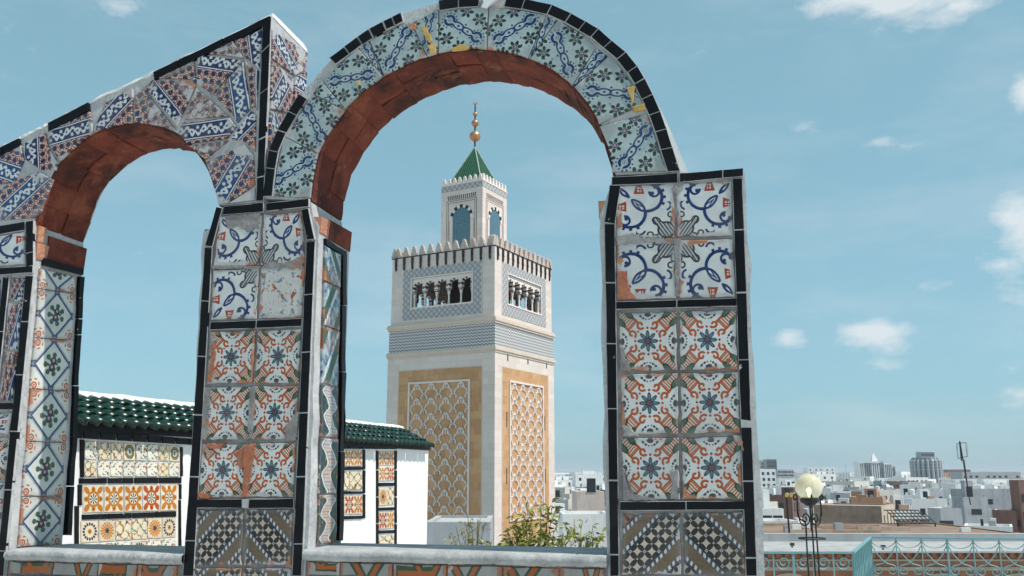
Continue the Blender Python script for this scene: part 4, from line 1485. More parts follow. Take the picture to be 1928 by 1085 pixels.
MARBLE, OCHRE, WEAVE, ZIG = material('tower_marble', marble), material('ochre_stone', ochre), material('interlace_inlay', weave), material('zigzag_inlay', zigzag)
WSTONE = simple('white_carved_stone', (.68, .595, .55), (.78, .70, .655), 1.5, .7, .15, .02)
TRIM = simple('cream_moulding_stone', (.55, .46, .38), (.64, .55, .47), 1.5, .7, .15, .02)
DARK = simple('dark_stone', (.02, .02, .022), (.04, .038, .04), 3, .7, .1, .02)
DKRED = simple('painted_interior_shade', (.035, .028, .028), (.05, .04, .04), 3, .9, 0)  # near-black colour stands for the shade inside the arches


def faces4(fn, which=(0, 1, 2, 3)):
    """fn(map) for each side; map(u, out, z, w): u along the side, out from the axis plane at w/2"""
    for k in which:
        c, s = (1, 0, -1, 0)[k], (0, 1, 0, -1)[k]
        # k=0: side -y (faces the camera's left), k=1: side +x
        yield k, (lambda u, o, z, c=c, s=s: (c * u + s * o, s * u - c * o, z))


def fbox(mb, mp, u0, u1, o0, o1, z0, z1):
    p = [mp(u0, o0, z0), mp(u1, o0, z0), mp(u1, o1, z0), mp(u0, o1, z0), mp(u0, o0, z1), mp(u1, o0, z1), mp(u1, o1, z1), mp(u0, o1, z1)]
    # o grows outwards (towards -y of the local side), so the order is mirrored
    mb.add(p, [(0, 1, 2, 3), (7, 6, 5, 4), (4, 5, 1, 0), (5, 6, 2, 1), (6, 7, 3, 2), (7, 4, 0, 3)])


hL = WL_ / 2
z_c2b, z_c2t = tz(662), tz(650)
z_c1b, z_c1t = tz(607), tz(595)
z_par, z_mer = tz(461, WU), tz(446, WU)
mb = MB().box(-hL, hL, -hL, hL, -.3, z_c2b); mb.build('shaft', MARBLE, tower)
MB().box(-hL + .03, hL - .03, -hL + .03, hL - .03, z_c2t, z_c1b).build('zigzag_band', ZIG, tower)
for za, zb in ((z_c2b, z_c2t), (z_c1b, z_c1t)):
    m_ = MB(); zz = zb - za
    for o, a, b in ((.05, .0, .35), (.11, .35, .75), (.06, .75, 1.0)): m_.box(-hL - o, hL + o, -hL - o, hL + o, za + zz * a, za + zz * b)
    m_.build('moulding', TRIM, tower)
# belfry: four walls with a wide opening each
hU = WU / 2
ow = .292 * WU
z_o0, z_o1 = lerp(z_c1t, z_par, .235), lerp(z_c1t, z_par, .655)
wall = MB()
for k, mp in faces4(None):
    i = .45
    fbox(wall, mp, -hU if k % 2 == 0 else -hU + i, -ow, hU - i, hU, z_c1t, z_par)
    fbox(wall, mp, ow, hU if k % 2 == 0 else hU - i, hU - i, hU, z_c1t, z_par)
    fbox(wall, mp, -ow, ow, hU - i, hU, z_c1t, z_o0); fbox(wall, mp, -ow, ow, hU - i, hU, z_o1, z_par)
wall.build('belfry_wall', MARBLE, tower)
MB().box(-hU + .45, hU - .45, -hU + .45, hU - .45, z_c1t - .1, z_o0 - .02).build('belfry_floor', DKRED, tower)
MB().box(-hU + .05, hU - .05, -hU + .05, hU - .05, z_par - .35, z_par - .02).build('belfry_roof', WSTONE, tower)
MB().box(-.75, 2.3, -2.3, 1.3, z_o0 - .02, z_par - .3).build('belfry_dark_fill', DKRED, tower)  # dark block added so the gallery arches look shaded inside
for k, mp in faces4(None):
    pl = MB(); pw = .385 * WU; zp0, zp1 = lerp(z_c1t, z_par, .06), lerp(z_c1t, z_par, .80)
    for u0, u1, a, b in ((-pw, -ow - .08, zp0, zp1), (ow + .08, pw, zp0, zp1), (-ow - .08, ow + .08, zp0, z_o0 - .10), (-ow - .08, ow + .08, z_o1 + .08, zp1)):
        fbox(pl, mp, u0, u1, hU - .1, hU + .025, a, b)
    pl.build('interlace_panel', WEAVE, tower)
    fr = MB()
    for u0, u1, a, b in ((-ow - .08, -ow, z_o0, z_o1), (ow, ow + .08, z_o0, z_o1), (-ow - .08, ow + .08, z_o0 - .10, z_o0), (-ow - .08, ow + .08, z_o1, z_o1 + .08)):
        fbox(fr, mp, u0, u1, hU - .2, hU + .06, a, b)
    for e in (-pw, pw - .03): fbox(fr, mp, e, e + .03, hU - .1, hU + .04, zp0, zp1)
    fr.build('arcade_frame', WSTONE, tower)
    # five arches
    aw = 2 * ow / 5
    zs = lerp(z_o0, z_o1, .64)
    sp = MB()
    R_ = aw * .405
    for j in range(5):
        uc = -ow + aw * (j + .5)
        pts_ = []
        for q in range(9):
            a = PI * (1 - q / 8) ; pts_.append((uc + R_ * math.cos(a), zs + R_ * math.sin(a)))
        pts_ = [(uc - R_ * .82, zs - .18)] + pts_ + [(uc + R_ * .82, zs - .18)]
        us = [lerp(uc - aw / 2, uc + aw / 2, q / (len(pts_) - 1)) for q in range(len(pts_))]
        lo = [(uc - aw / 2, zs - .18)] + [(us[q], z_o1) for q in range(1, len(pts_) - 1)] + [(uc + aw / 2, zs - .18)]
        top_ = [(uc - aw / 2, z_o1)] + [(u, z_o1) for u in us[1:-1]] + [(uc + aw / 2, z_o1)]
        for q in range(len(pts_) - 1):
            A = [pts_[q], pts_[q + 1], top_[q + 1], top_[q]]
            sp.add([mp(u, hU - .05, z) for u, z in A] + [mp(u, hU - .33, z) for u, z in A],
                   [(0, 1, 2, 3), (7, 6, 5, 4), (4, 5, 1, 0)])
        for e in (-1, 1):
            A = [(uc + e * R_ * .82, zs - .18), (uc + e * aw / 2, zs - .18), (uc + e * aw / 2, z_o1)]
            sp.add([mp(u, hU - .05, z) for u, z in A] + [mp(u, hU - .33, z) for u, z in A], [(0, 1, 2), (5, 4, 3), (0, 3, 4, 1)])
            A = [(uc + e * R_ * .82, zs - .18), (uc + e * aw / 2, zs - .18), (uc + e * aw / 2, z_o1), (uc + e * R_ * .82, z_o1)]
    sp.build('arch_screen', WSTONE, tower)
    for j in range(5):
        uc = -ow + aw * (j + .5)
        vb = MB()
        for q in range(0, 9, 2):
            a0, a1 = PI * (q - .1) / 9, PI * (q + .9) / 9
            P4 = [(uc + r * math.cos(a), zs + r * math.sin(a)) for r, a in ((R_ * .99, a0), (R_ * 1.2, a0), (R_ * 1.2, a1), (R_ * .99, a1))]
            vb.add([mp(u, hU - .03, z) for u, z in P4] + [mp(u, hU - .335, z) for u, z in P4], [(0, 1, 2, 3), (7, 6, 5, 4), (0, 4, 5, 1), (1, 5, 6, 2), (2, 6, 7, 3), (3, 7, 4, 0)])
        vb.build('voussoir', DARK if k % 2 == 0 or True else DARK, tower)
    for j in range(6):
        uc = -ow + aw * j
        uc = max(-ow + .09, min(ow - .09, uc))
        cx, cy, cz = mp(uc, hU - .19, 0)
        col_ = MB(); col_.smooth = False
        col_.lathe([(.11, z_o0), (.11, z_o0 + .1), (.07, z_o0 + .14), (.065, zs - .62), (.085, zs - .58), (.11, zs - .40), (.12, zs - .34)], (cx, cy, 0), 10)
        col_.build('column', WSTONE, tower)
        for q, mt in ((0, DARK), (1, WSTONE), (2, DARK)):
            bl = MB(); fbox(bl, mp, uc - .105, uc + .105, hU - .34, hU - .04, zs - .34 + q * .055, zs - .34 + (q + 1) * .055); bl.build('banded_block', mt, tower)

# parapet, merlons, and dark brackets built together with the shadow they cast
rim = MB()
for k, mp in faces4(None):
    fbox(rim, mp, -hU - .05, hU + .05, hU - .02 - (.0 if k % 2 else .0), hU + .04, z_par - .06, z_par)
rim.build('parapet_line', DARK, tower)
mh = (z_mer - z_par) * 1.25
def merlon_mesh(w, h, t, mat):
    pr = [(-.5, 0), (.5, 0), (.5, .32), (.38, .36), (.38, .60), (.26, .64), (.22, .86), (.0, 1.0), (-.22, .86), (-.26, .64), (-.38, .60), (-.38, .36), (-.5, .32)]
    return MB().extrude([(a * w, b * h) for a, b in pr], lambda p: (p[0], -t / 2, p[1]), lambda p: (p[0], t / 2, p[1])).mesh('merlon', mat)
NM = 12
MERL = simple('shaded_merlon_stone', (.40, .31, .26), (.58, .50, .45), 1.2, .8, .3, .02)  # darker brown holds the shading of the merlons' left faces
mm = merlon_mesh(WU / NM * .72, mh * 1.1, .20, MERL)
def side_matrix(k, u, o, z):
    p = list(faces4(None))[k][1](u, o, z)
    return Matrix.Translation(p) @ Matrix.Rotation(k * PI / 2, 4, 'Z')
for k in range(4):
    for j in range(NM):
        link('merlon', mm, tower, side_matrix(k, -hU + WU * (j + .5) / NM * .985 + .06 , hU - .14, z_par - .005))
    for sgn in (-1,): link('merlon', mm, tower, side_matrix(k, -hU + .12, hU - .14, z_par + .0))
ds = MB(); hh = z_par - tz(484, WU)
ds.box(-.075, .075, -.10, 0, -hh * .55, 0).box(-.055, .055, -.12, 0, -hh * .75, -hh * .55).extrude([(-.075, -hh * .78), (.075, -hh * .78), (.06, -hh * .95), (0, -hh * 1.1), (-.06, -hh * .95)], lambda p: (p[0], -.09, p[1]), lambda p: (p[0], 0, p[1]))
dm = ds.mesh('bracket_and_shadow', DARK)
for k in range(4):
    for j in range(NM):
        link('bracket_and_shadow', dm, tower, side_matrix(k, -hU + WU * (j + .5) / NM, hU + .005, z_par - .06))
# ochre panels with the raised lattice
z_oc1, z_oc0 = tz(688), tz(1030)
z_l1, z_l0 = tz(715), tz(985)
for k, mp in faces4(None):
    pw = .385 * WL_
    p_ = MB(); fbox(p_, mp, -pw, pw, hL - .1, hL + .02, z_oc0, z_oc1); p_.build('ochre_panel', OCHRE, tower)
    fr = MB(); t_ = .07
    for u0, u1, a, b in ((-pw - t_, -pw, z_oc0, z_oc1 + t_), (pw, pw + t_, z_oc0, z_oc1 + t_), (-pw, pw, z_oc1, z_oc1 + t_)):
        fbox(fr, mp, u0, u1, hL - .1, hL + .012, a, b)
    fr.build('panel_edge', TRIM, tower)
    lw = .272 * WL_
    g = MB()
    for u0, u1, a, b in ((-lw - .12, -lw, z_l0, z_l1 + .12), (lw, lw + .12, z_l0, z_l1 + .12), (-lw, lw, z_l1, z_l1 + .12), (-lw, lw, z_l0, z_l0 + .1)):
        fbox(g, mp, u0, u1, hL, hL + .11, a, b)
    g.build('lattice_frame', WSTONE, tower)
    la = MB()
    cw = 2 * lw / 4; NR = 9; rh = (z_l1 - z_l0) / NR
    def bar(P, w=.088):
        for (u0, a), (u1, b) in zip(P, P[1:]):
            L = math.hypot(u1 - u0, b - a); nx, nz = -(b - a) / L * w / 2, (u1 - u0) / L * w / 2
            ex, ez = (u1 - u0) / L * w * .3, (b - a) / L * w * .3
            q = [(u0 - ex + nx, a - ez + nz), (u0 - ex - nx, a - ez - nz), (u1 + ex - nx, b + ez - nz), (u1 + ex + nx, b + ez + nz)]
            la.add([mp(u, hL + .085, z) for u, z in q] + [mp(u, hL + .02, z) for u, z in q], [(3, 2, 1, 0), (0, 1, 5, 4), (1, 2, 6, 5), (2, 3, 7, 6), (3, 0, 4, 7)])
    for i in range(NR):
        for j in range(5):
            for half in (0, 1):
                # stepped ogee from a crown down to the next crossing, both sides
                uc = -lw + cw * (j if half else j + .5); zt_ = z_l1 - rh * (i + .5 * half)
                if half == 0 and j == 4: continue
                for e in (-1, 1):
                    P = [(uc, zt_), (uc + e * cw * .16, zt_ - rh * .16), (uc + e * cw * .23, zt_ - rh * .42), (uc + e * cw * .36, zt_ - rh * .48), (uc + e * cw * .40, zt_ - rh * .66), (uc + e * cw * .5, zt_ - rh * .76), (uc + e * cw * .5, zt_ - rh * 1.0)] if half == 0 else \
                        [(uc, zt_ - rh * .2), (uc + e * cw * .16, zt_ - rh * .34), (uc + e * cw * .20, zt_ - rh * .5)]
                    P = [(max(-lw, min(lw, u)), max(z_l0, z)) for u, z in P]
                    P = [p for q, p in enumerate(P) if q == 0 or math.hypot(p[0] - P[q - 1][0], p[1] - P[q - 1][1]) > .03]
                    if len(P) > 1: bar(P)
                if half == 0:
                    for du in (-.14, .14): bar([(uc + du * cw, max(z_l0, zt_ - rh * .16)), (uc + du * cw, max(z_l0 - .04, zt_ - rh * .42))], .06)
                    bar([(uc, zt_), (uc, zt_ - rh * .38)], .06)
    la.build('lattice', WSTONE, tower, kind='stuff')
# drain shadows as dark strips under the moulding, and slits beside the lattice
for px, py in ((956, 666), (994, 673), (1029, 681)):
    c = TCEN + tx * hL
    p = on_plane(px, py, c, tx) - TCEN
    u = p.dot(ty); z = p.z
    MB().box(hL - .05, hL + .01, u - .07, u + .07, z - .5, z + .05).build('drain_shadow', DARK, tower)
for u in (-2.75, 2.75):
    for f in (.30, .62): MB().box(hL - .05, hL + .026, u - .06, u + .06, lerp(z_oc1, z_oc0, f) - .5, lerp(z_oc1, z_oc0, f) + .5).build('slit', DARK, tower)

# lantern
hN = WN / 2
zN = tz(338, WN, 911)
MB().box(-hN, hN, -hN, hN, z_par - .3, zN).build('lantern', MARBLE, tower)
BGLASS = simple('blue_glass_lattice', (.055, .14, .19), (.11, .22, .28), 3, .25, 0)
wz0, wz1 = z_par + .2, tz(383, WN, 911) - .88
for k, mp in faces4(None):
    R_ = .74; b = MB()
    za = wz1
    pr = [(-R_, wz0), (R_, wz0), (R_, za)] + [(R_ * 1.04 * math.cos(PI * q / 10), za + R_ * 1.15 * math.sin(PI * q / 10)) for q in range(11)] + [(-R_, za)]
    b.extrude(pr, lambda p: mp(p[0], hN + .012, p[1]), lambda p: mp(p[0], hN - .15, p[1]))
    w_ = b.build('lantern_window', BGLASS, tower)
    gl = MB()
    for q in range(-4, 5): fbox(gl, mp, q * .16 - .012, q * .16 + .012, hN, hN + .025, wz0, za + 1.1 * math.sqrt(max(0, R_ ** 2 - (q * .16) ** 2)))
    for q in range(0, 20):
        z = wz0 + .17 * q
        if z < za + .4: fbox(gl, mp, -R_ + (.0 if z < za else .12), R_ - (.0 if z < za else .12), hN, hN + .022, z, z + .022)
    gl.build('glazing_bar', simple('blue_grey_lead', (.13, .22, .27), (.18, .27, .31), 3, .6, 0) if 'blue_grey_lead' not in bpy.data.materials else bpy.data.materials['blue_grey_lead'], w_)
    for q in range(11):
        a0, a1 = PI * (q + .06) / 11, PI * (q + .94) / 11
        P4 = [(r * 1.04 * math.cos(a), za + r * 1.12 * math.sin(a)) for r, a in ((R_, a0), (R_ + .20, a0), (R_ + .20, a1), (R_, a1))]
        vb = MB(); vb.add([mp(u, hN + .05, z) for u, z in P4] + [mp(u, hN - .1, z) for u, z in P4], [(0, 1, 2, 3), (7, 6, 5, 4), (0, 4, 5, 1), (1, 5, 6, 2), (2, 6, 7, 3), (3, 7, 4, 0)])
        vb.build('voussoir', DARK if q % 2 else WSTONE, tower)
    zf = tz(370, WN, 911)
    ln = MB()
    for u0, u1, a, c in ((-1.28, -1.25, wz0, zf), (1.25, 1.28, wz0, zf), (-1.28, 1.28, zf, zf + .03), (-1.14, -1.11, wz0, zf - .14), (1.11, 1.14, wz0, zf - .14), (-1.14, 1.14, zf - .14, zf - .11),
                         (-1.05, -1.03, wz0, za - .1), (1.03, 1.05, wz0, za - .1)):
        fbox(ln, mp, u0, u1, hN, hN + .012, a, c)
    ln.build('inlay_line', DARK, tower)
    fan = MB()
    for q in range(15):
        u = -1.18 + 2.36 * q / 14
        P4 = [(u * .94 - .03, zf + .08), (u * .94 + .03, zf + .08), (u + .04, zf + .42), (u - .04, zf + .42)]
        fan.add([mp(a, hN + .012, z) for a, z in P4] + [mp(a, hN - .02, z) for a, z in P4], [(0, 1, 2, 3), (0, 4, 5, 1), (1, 5, 6, 2), (2, 6, 7, 3), (3, 7, 4, 0)])
    fan.build('fan_inlay', DARK, tower)
    bd = MB(); fbox(bd, mp, -hN + .02, hN - .02, hN - .02, hN + .02, zN - .50, zN - .08)
    bd.build('lozenge_band', WEAVE, tower)
rm = MB().box(-hN - .05, hN + .05, -hN - .05, hN + .05, zN - .06, zN + .02); rm.build('lantern_cornice', WSTONE, tower)
ml = merlon_mesh(WN / 8 * .74, .52, .14, WSTONE)
for k in range(4):
    for j in range(8): link('merlon', ml, tower, side_matrix(k, -hN + WN * (j + .5) / 8, hN - .06, zN + .02))
# pyramid roof in ribs of green tile
zA = at(897, 277, TCEN.y).z - GROUND_Z
GR = simple('green_roof_glaze', (.020, .085, .045), (.042, .135, .075), 4, .35, .1, .02)
zb_ = zN - .05; hr = hN - .28
pyr = MB().add([(-hr, -hr, zb_), (hr, -hr, zb_), (hr, hr, zb_), (-hr, hr, zb_), (0, 0, zA)], [(0, 1, 4), (1, 2, 4), (2, 3, 4), (3, 0, 4), (3, 2, 1, 0)]).build('roof', GR, tower)
rb = MB()
for k, mp in faces4(None):
    for j in range(1, 16):
        u = -hr + 2 * hr * j / 16
        f = 1 - abs(u) / hr
        a = Vector(mp(u, hr + .01, zb_)); c = Vector(mp(u, hr - hr * f + .01, lerp(zb_, zA, f)))
        rb.tube([a, c], [.055, .04], 5)
rb.build('roof_rib', GR, pyr, kind='stuff')
hp = MB()
for sx, sy in ((-1, -1), (1, -1), (1, 1), (-1, 1)): hp.tube([(sx * hr, sy * hr, zb_), (0, 0, zA)], .06, 6)
hp.build('hip_cap', simple('pale_green_hip', (.20, .30, .23), (.30, .38, .31), 4, .5, 0), pyr)
GOLD = simple('gilded_copper', (.42, .20, .085), (.55, .30, .15), 2, .42, .1, .02, metal=.75)
fz = lambda py: at(898, py, TCEN.y).z - GROUND_Z
fin = MB(); fin.smooth = True
fin.tube([(0, 0, zA - .2), (0, 0, fz(199))], .06, 8); fin.build('finial_rod', DARK, tower)
for py, r in ((257, .42), (232.5, .28), (215.5, .175)):
    s_ = MB(); s_.smooth = True
    s_.lathe([(max(.001, r * math.sin(PI * q / 10)), -r * math.cos(PI * q / 10)) for q in range(11)], (0, 0, fz(py)), 18); s_.build('finial_ball', GOLD, tower)
cr = MB()
cz, cR = fz(194), .17
cr.extrude([(cR * math.cos(a), cz + cR * math.sin(a)) for a in [rad(125 + 290 * q / 14) for q in range(15)]] + [(cR * .78 * math.cos(a) , cz + .05 + cR * .78 * math.sin(a)) for a in [rad(415 - 290 * q / 14) for q in range(15)]], lambda p: (p[0], -.02, p[1]), lambda p: (p[0], .02, p[1]))
cr.build('crescent', GOLD, tower)

# ------------------------------------------------------------------ shrubs behind the sill
LEAFM = material('shrub_leaf', lambda: (lambda o, r: {'Base Color': mix(ss(noise(o, 6, 3), .35, .65), (.08, .11, .02), (.33, .32, .06)), 'Roughness': .5})(coord('Object'), rnd()))
LEAFY = material('yellow_shrub_leaf', lambda: (lambda o: {'Base Color': mix(ss(noise(o, 6, 3), .35, .65), (.16, .17, .035), (.34, .31, .06)), 'Roughness': .55})(coord('Object')))
STEM = simple('shrub_stem', (.10, .085, .04), (.17, .14, .07), 20, .8, 0)
POT = simple('terracotta_pot', (.33, .15, .085), (.42, .21, .13), 8, .85, .2)


def shrub(name, px0, px1, pytop, Y, nst, leaves, mat, label, seed, lsz=.045, arch=.35):
    rg = random.Random(seed)
    c = at((px0 + px1) / 2, 1000, Y); c.z = 0
    root = empty(name, c, 0, label=label, cat='shrub')
    pot = MB(); pot.lathe([(.16, 0), (.22, .38), (.25, .38), (.25, .44), (.21, .44), (.20, .40), (.001, .40)], (0, 0, 0), 18); pot.build('pot', POT, root)
    st = MB(); lf = MB()
    wid = (at(px1, 1000, Y).x - at(px0, 1000, Y).x) / 2 * 1.3
    H = at(0, pytop, Y).z
    for i in range(nst):
        a = rg.uniform(-1, 1); b = rg.uniform(-.6, .6)
        h = H * (1 - .14 * a * a) * rg.uniform(.80, 1.0)
        ex, ey = a * wid * rg.uniform(.75, 1.0), b * wid * .6
        path = []
        for q in range(9):
            t = q / 8
            path.append((ex * t ** 1.5 + rg.gauss(0, .008), ey * t ** 1.4 + rg.gauss(0, .008), .36 + (h - .36) * (t - arch * .35 * abs(a) * t ** 3)))
        st.tube(path, [lerp(.007, .002, q / 8) for q in range(9)], 4)
        for q in range(leaves):
            t = rg.uniform(.55, 1.0); j = min(7, int(t * 8)); f = t * 8 - j
            p = Vector(path[j]).lerp(Vector(path[j + 1]), f)
            d = Vector((rg.gauss(0, 1), rg.gauss(0, 1), rg.gauss(-.1, .7))).normalized()
            L = lsz * rg.uniform(.6, 1.3)
            if rg.random() < .5:
                p = p + d * L * rg.uniform(.3, 1.2); 
            w = d.cross(Vector((rg.gauss(0, 1), rg.gauss(0, 1), rg.gauss(0, 1)))).normalized() * L * .22
            up = d.cross(w).normalized() * L * .08
            lf.add([p, p + d * L * .45 + w + up, p + d * L, p + d * L * .45 - w + up], [(0, 1, 2), (0, 2, 3)])
    st.build('stem', STEM, root); lf.build('foliage', mat, root)
    return root


shrub('leafy_shrub', 930, 1090, 934, 6.6, 50, 36, LEAFM, 'dense leafy green shrub behind the sill of the round arch, before the sunlit tower face', 4, .055)
shrub('leafy_shrub', 1066, 1128, 950, 7.1, 12, 24, LEAFM, 'small sprawling green shrub at the right pier, behind the sill', 9, .055)
shrub('sparse_shrub', 840, 945, 952, 6.9, 30, 20, LEAFY, 'thin yellowing shrub with few leaves behind the sill, between white wall and green shrub', 6, .036)

# ------------------------------------------------------------------ turquoise railing of the lower terrace
LZ = EYE - 2.25                # level of the lower terrace
TEAL = simple('turquoise_paint', (.135, .29, .31), (.20, .37, .38), 6, .55, .15, .004)
LOWF = simple('lower_terrace_paving', (.45, .43, .41), (.58, .56, .53), 1.5, .9, .2)
pA, pB = at(1380, 1033, 16.2), at(1605, 1033, 16.2)
pC = at(1638, 1006, 19.9); pD = at(2080, 1012, 19.2)
ZT = EYE - 1.345
floor_ = MB().extrude([(pA.x - 6, 9.6), (7.5, 9.6), (7.5, 13.2), (40, 13.2), (40, pD.y - .2), (pD.x, pD.y - .12), (pC.x + .12, pC.y - .12), (pB.x + .12, pB.y - .12 + .24), (pA.x - 6, pB.y + .12)],
                      lambda p: (p[0], p[1], LZ - .35), lambda p: (p[0], p[1], LZ)).build('lower_terrace', LOWF, kind='structure')
KERBM = simple('white_kerb', (.27, .265, .26), (.46, .455, .45), 1.7, .9, .2)
rail = empty('iron_railing', (pB.x, pB.y, LZ), 0, label='turquoise wrought iron railing with scrolls along the lower terrace', cat='railing')


def rail_run(a, b, nb, kind):
    a, b = Vector((a.x, a.y, 0)) - Vector((pB.x, pB.y, 0)), Vector((b.x, b.y, 0)) - Vector((pB.x, pB.y, 0))
    H = ZT - LZ
    t = (b - a).normalized(); L = (b - a).length
    P = lambda s, z: a + t * s + Vector((0, 0, z))
    nrm = Vector((-t.y, t.x, 0))
    def flat(s0, s1, z0, z1, w, nm):
        mb = MB(); c = [P(s0, z0), P(s1, z0), P(s1, z1), P(s0, z1)]
        mb.add([q - nrm * w / 2 for q in c] + [q + nrm * w / 2 for q in c], [(0, 1, 2, 3), (7, 6, 5, 4), (0, 4, 5, 1), (1, 5, 6, 2), (2, 6, 7, 3), (3, 7, 4, 0)])
        mb.build(nm, TEAL, rail)
    flat(0, L, H - .035, H, .055, 'top_rail'); flat(0, L, .07, .10, .03, 'bottom_rail')
    w = L / nb
    for i in range(nb + 1):
        s = L * i / nb
        big = i % 3 == 0
        flat(s - (.02 if big else .011), s + (.02 if big else .011), 0 if big else .08, H - .03, .03 if big else .02, 'post' if big else 'bar')
    def spiral(cs_, cz, r, turn, sgn, start):
        pts = []
        for q in range(20):
            u = q / 19; rr = r * (1 - .80 * u); an = start + sgn * turn * 2 * PI * u
            pts.append(P(cs_ + rr * math.cos(an), cz + rr * math.sin(an)))
        return pts
    if kind == 'edge':
        for i in range(nb):
            s = (i + .5) * w
            mb = MB(); mb.tube([P(s, .1), P(s - .03, H * .35), P(s + .03, H * .6), P(s, H - .03)], .011, 5); mb.build('scroll', TEAL, rail)
        return
    for i in range(nb):
        s0 = i * w; c = s0 + w / 2
        r = w * .36
        for e in (-1, 1):
            mb = MB()
            if kind == 'low':   # scrolls at the foot, long arms crossing up to hanging arcs
                cc = c + e * w * .26
                sp_ = spiral(cc, .10 + w * .24, w * .22, 1.35, -e, PI / 2)
                mb.tube([P(c - e * w * .46, H * .80), P(c - e * w * .30, H * .62), P(c - e * w * .05, H * .45), P(c + e * w * .10, .10 + w * .50)] + sp_, .012, 5)
            else:
                sp_ = spiral(c, H - .06 - r, r * 1.05, 1.5, e, PI / 2 - e * PI / 2 + PI) if e == 1 else [P(c - w * .5, H * .45), P(c - w * .3, H * .3), P(c, .12)]
                mb.tube(sp_, .012, 5)
            mb.build('scroll', TEAL, rail)
        if kind == 'low':
            mb = MB(); mb.tube([P(s0 + w * (.5 - .5 * math.cos(PI * q / 8)), H - .04 - math.sin(PI * q / 8) * H * .2) for q in range(9)], .010, 5); mb.build('scroll', TEAL, rail)


rail_run(pA, pB, 6, 'high')
rail_run(pB, pC, 12, 'edge')
rail_run(pC, pD, 9, 'low')
for a, b in ((pA - Vector((6, 0, 0)), pB), (pB, pC), (pC, pD)):
    d = (b - a); d.z = 0; L = d.length; ang = math.atan2(d.y, d.x)
    o = MB().box(-.10, L + .10, -.10, .10, 0, .06).build('terrace_kerb', KERBM, None, kind='structure')
    o.location = (a.x, a.y, LZ + .001 + .003 * (1 + int(a.y > pB.y + .1))); o.rotation_euler = (0, 0, ang)

def curve(P, n=4):
    P = [Vector(p) for p in P]; out = []
    for i in range(len(P) - 1):
        a, b_, c_, d = P[max(i - 1, 0)], P[i], P[i + 1], P[min(i + 2, len(P) - 1)]
        for q in range(n):
            t = q / n
            out.append(.5 * ((2 * b_) + (c_ - a) * t + (2 * a - 5 * b_ + 4 * c_ - d) * t * t + (3 * b_ - a - 3 * c_ + d) * t ** 3))
    return out + [P[-1]]


# ------------------------------------------------------------------ the globe lamp
lamp_p = at(1528, 1000, 14.2); lamp_p.z = LZ
lamp = empty('globe_lamp', lamp_p, 0, label='black wrought iron garden lamp with yellow glass globe', cat='lamp')
IRON = simple('black_iron', (.012, .012, .013), (.03, .028, .027), 12, .55, .2, .004)
lz = lambda py: at(1528, py, 14.2).z - LZ
lx = lambda px: at(px, 1000, 14.2).x - lamp_p.x
gR = .205; gz = lz(917)
def glass_mat():
    global NT
    m = bpy.data.materials.new('yellow_lamp_glass'); m.use_nodes = True; NT = m.node_tree
    p = NT.nodes['Principled BSDF']
    o = coord('Object'); _, _, z = sep(o)
    put(p.inputs['Base Color'], (.97, .90, .68)); put(p.inputs['Roughness'], .22); put(p.inputs['Transmission Weight'], .55); put(p.inputs['IOR'], 1.05)
    p.inputs['Coat Weight'].default_value = .6; p.inputs['Coat Roughness'].default_value = .08
    return m
gl = MB(); gl.smooth = True
gl.lathe([(max(.07 if q == 0 else .001, gR * math.sin(PI * (.13 + .87 * q / 18))), gz - gR * math.cos(PI * (.13 + .87 * q / 18))) for q in range(19)], (0, 0, 0), 28)
gl.v = gl.v; gl.build('globe', glass_mat(), lamp)
def bulb_mat():
    def f(): return {'Base Color': (.9, .85, .7), 'Emission Color': (1.0, .78, .42), 'Emission Strength': 3.0}
    return material('lit_bulb', f)
bb = MB(); bb.smooth = True
bb.lathe([(.012, -.12), (.02, -.07), (.03, -.03), (.036, .0), (.028, .03), (.004, .042)], (0, 0, gz - .05), 14); bb.build('bulb', bulb_mat(), lamp)
MB().lathe([(.03, lz(953)), (.06, lz(952)), (.135, lz(945)), (.145, lz(940)), (.12, lz(938)), (.10, lz(936))], (0, 0, 0), 18).build('lamp_tray', IRON, lamp)
for k in range(3):
    a = 2 * PI * k / 3 + .35
    ca, sa = math.cos(a), math.sin(a)
    def Q(r, z): return (r * ca, r * sa, z)
    mb = MB()
    # leg: from the foot up, bowed, ending in the curl under the globe
    path = [Q(.09, 0), Q(.09, lz(1040)), Q(.085, lz(1002)), Q(.085, lz(990)), Q(.10, lz(984)), Q(.19, lz(975)), Q(.205, lz(962)), Q(.20, lz(945)), Q(.195, lz(936)), Q(.21, lz(932)), Q(.245, lz(933)), Q(.255, lz(938)), Q(.235, lz(942)), Q(.215, lz(939))]
    mb.tube(curve(path), .0125, 6); mb.build('leg', IRON, lamp)
    mb = MB()
    mb.tube(curve([Q(.20, lz(962)), Q(.17, lz(984)), Q(.10, lz(990)), Q(.035, lz(985)), Q(.02, lz(976)), Q(.06, lz(968)), Q(.11, lz(970)), Q(.125, lz(978)), Q(.09, lz(983)), Q(.065, lz(978)), Q(.085, lz(974))]), .011, 5); mb.build('scroll', IRON, lamp)
MB().tube([(0, 0, lz(1000)), (0, 0, lz(950))], .014, 6).build('centre_rod', IRON, lamp)
rgm = MB(); rgm.tube([(.20 * math.cos(2 * PI * q / 24), .20 * math.sin(2 * PI * q / 24), lz(1014)) for q in range(24)], .011, 5, True); rgm.build('ring', IRON, lamp)
MB().lathe([(.30, 0), (.34, .28), (.30, .34), (.12, .36), (.001, .36)], (0, 0, 0), 20).build('pedestal', KERBM, lamp)

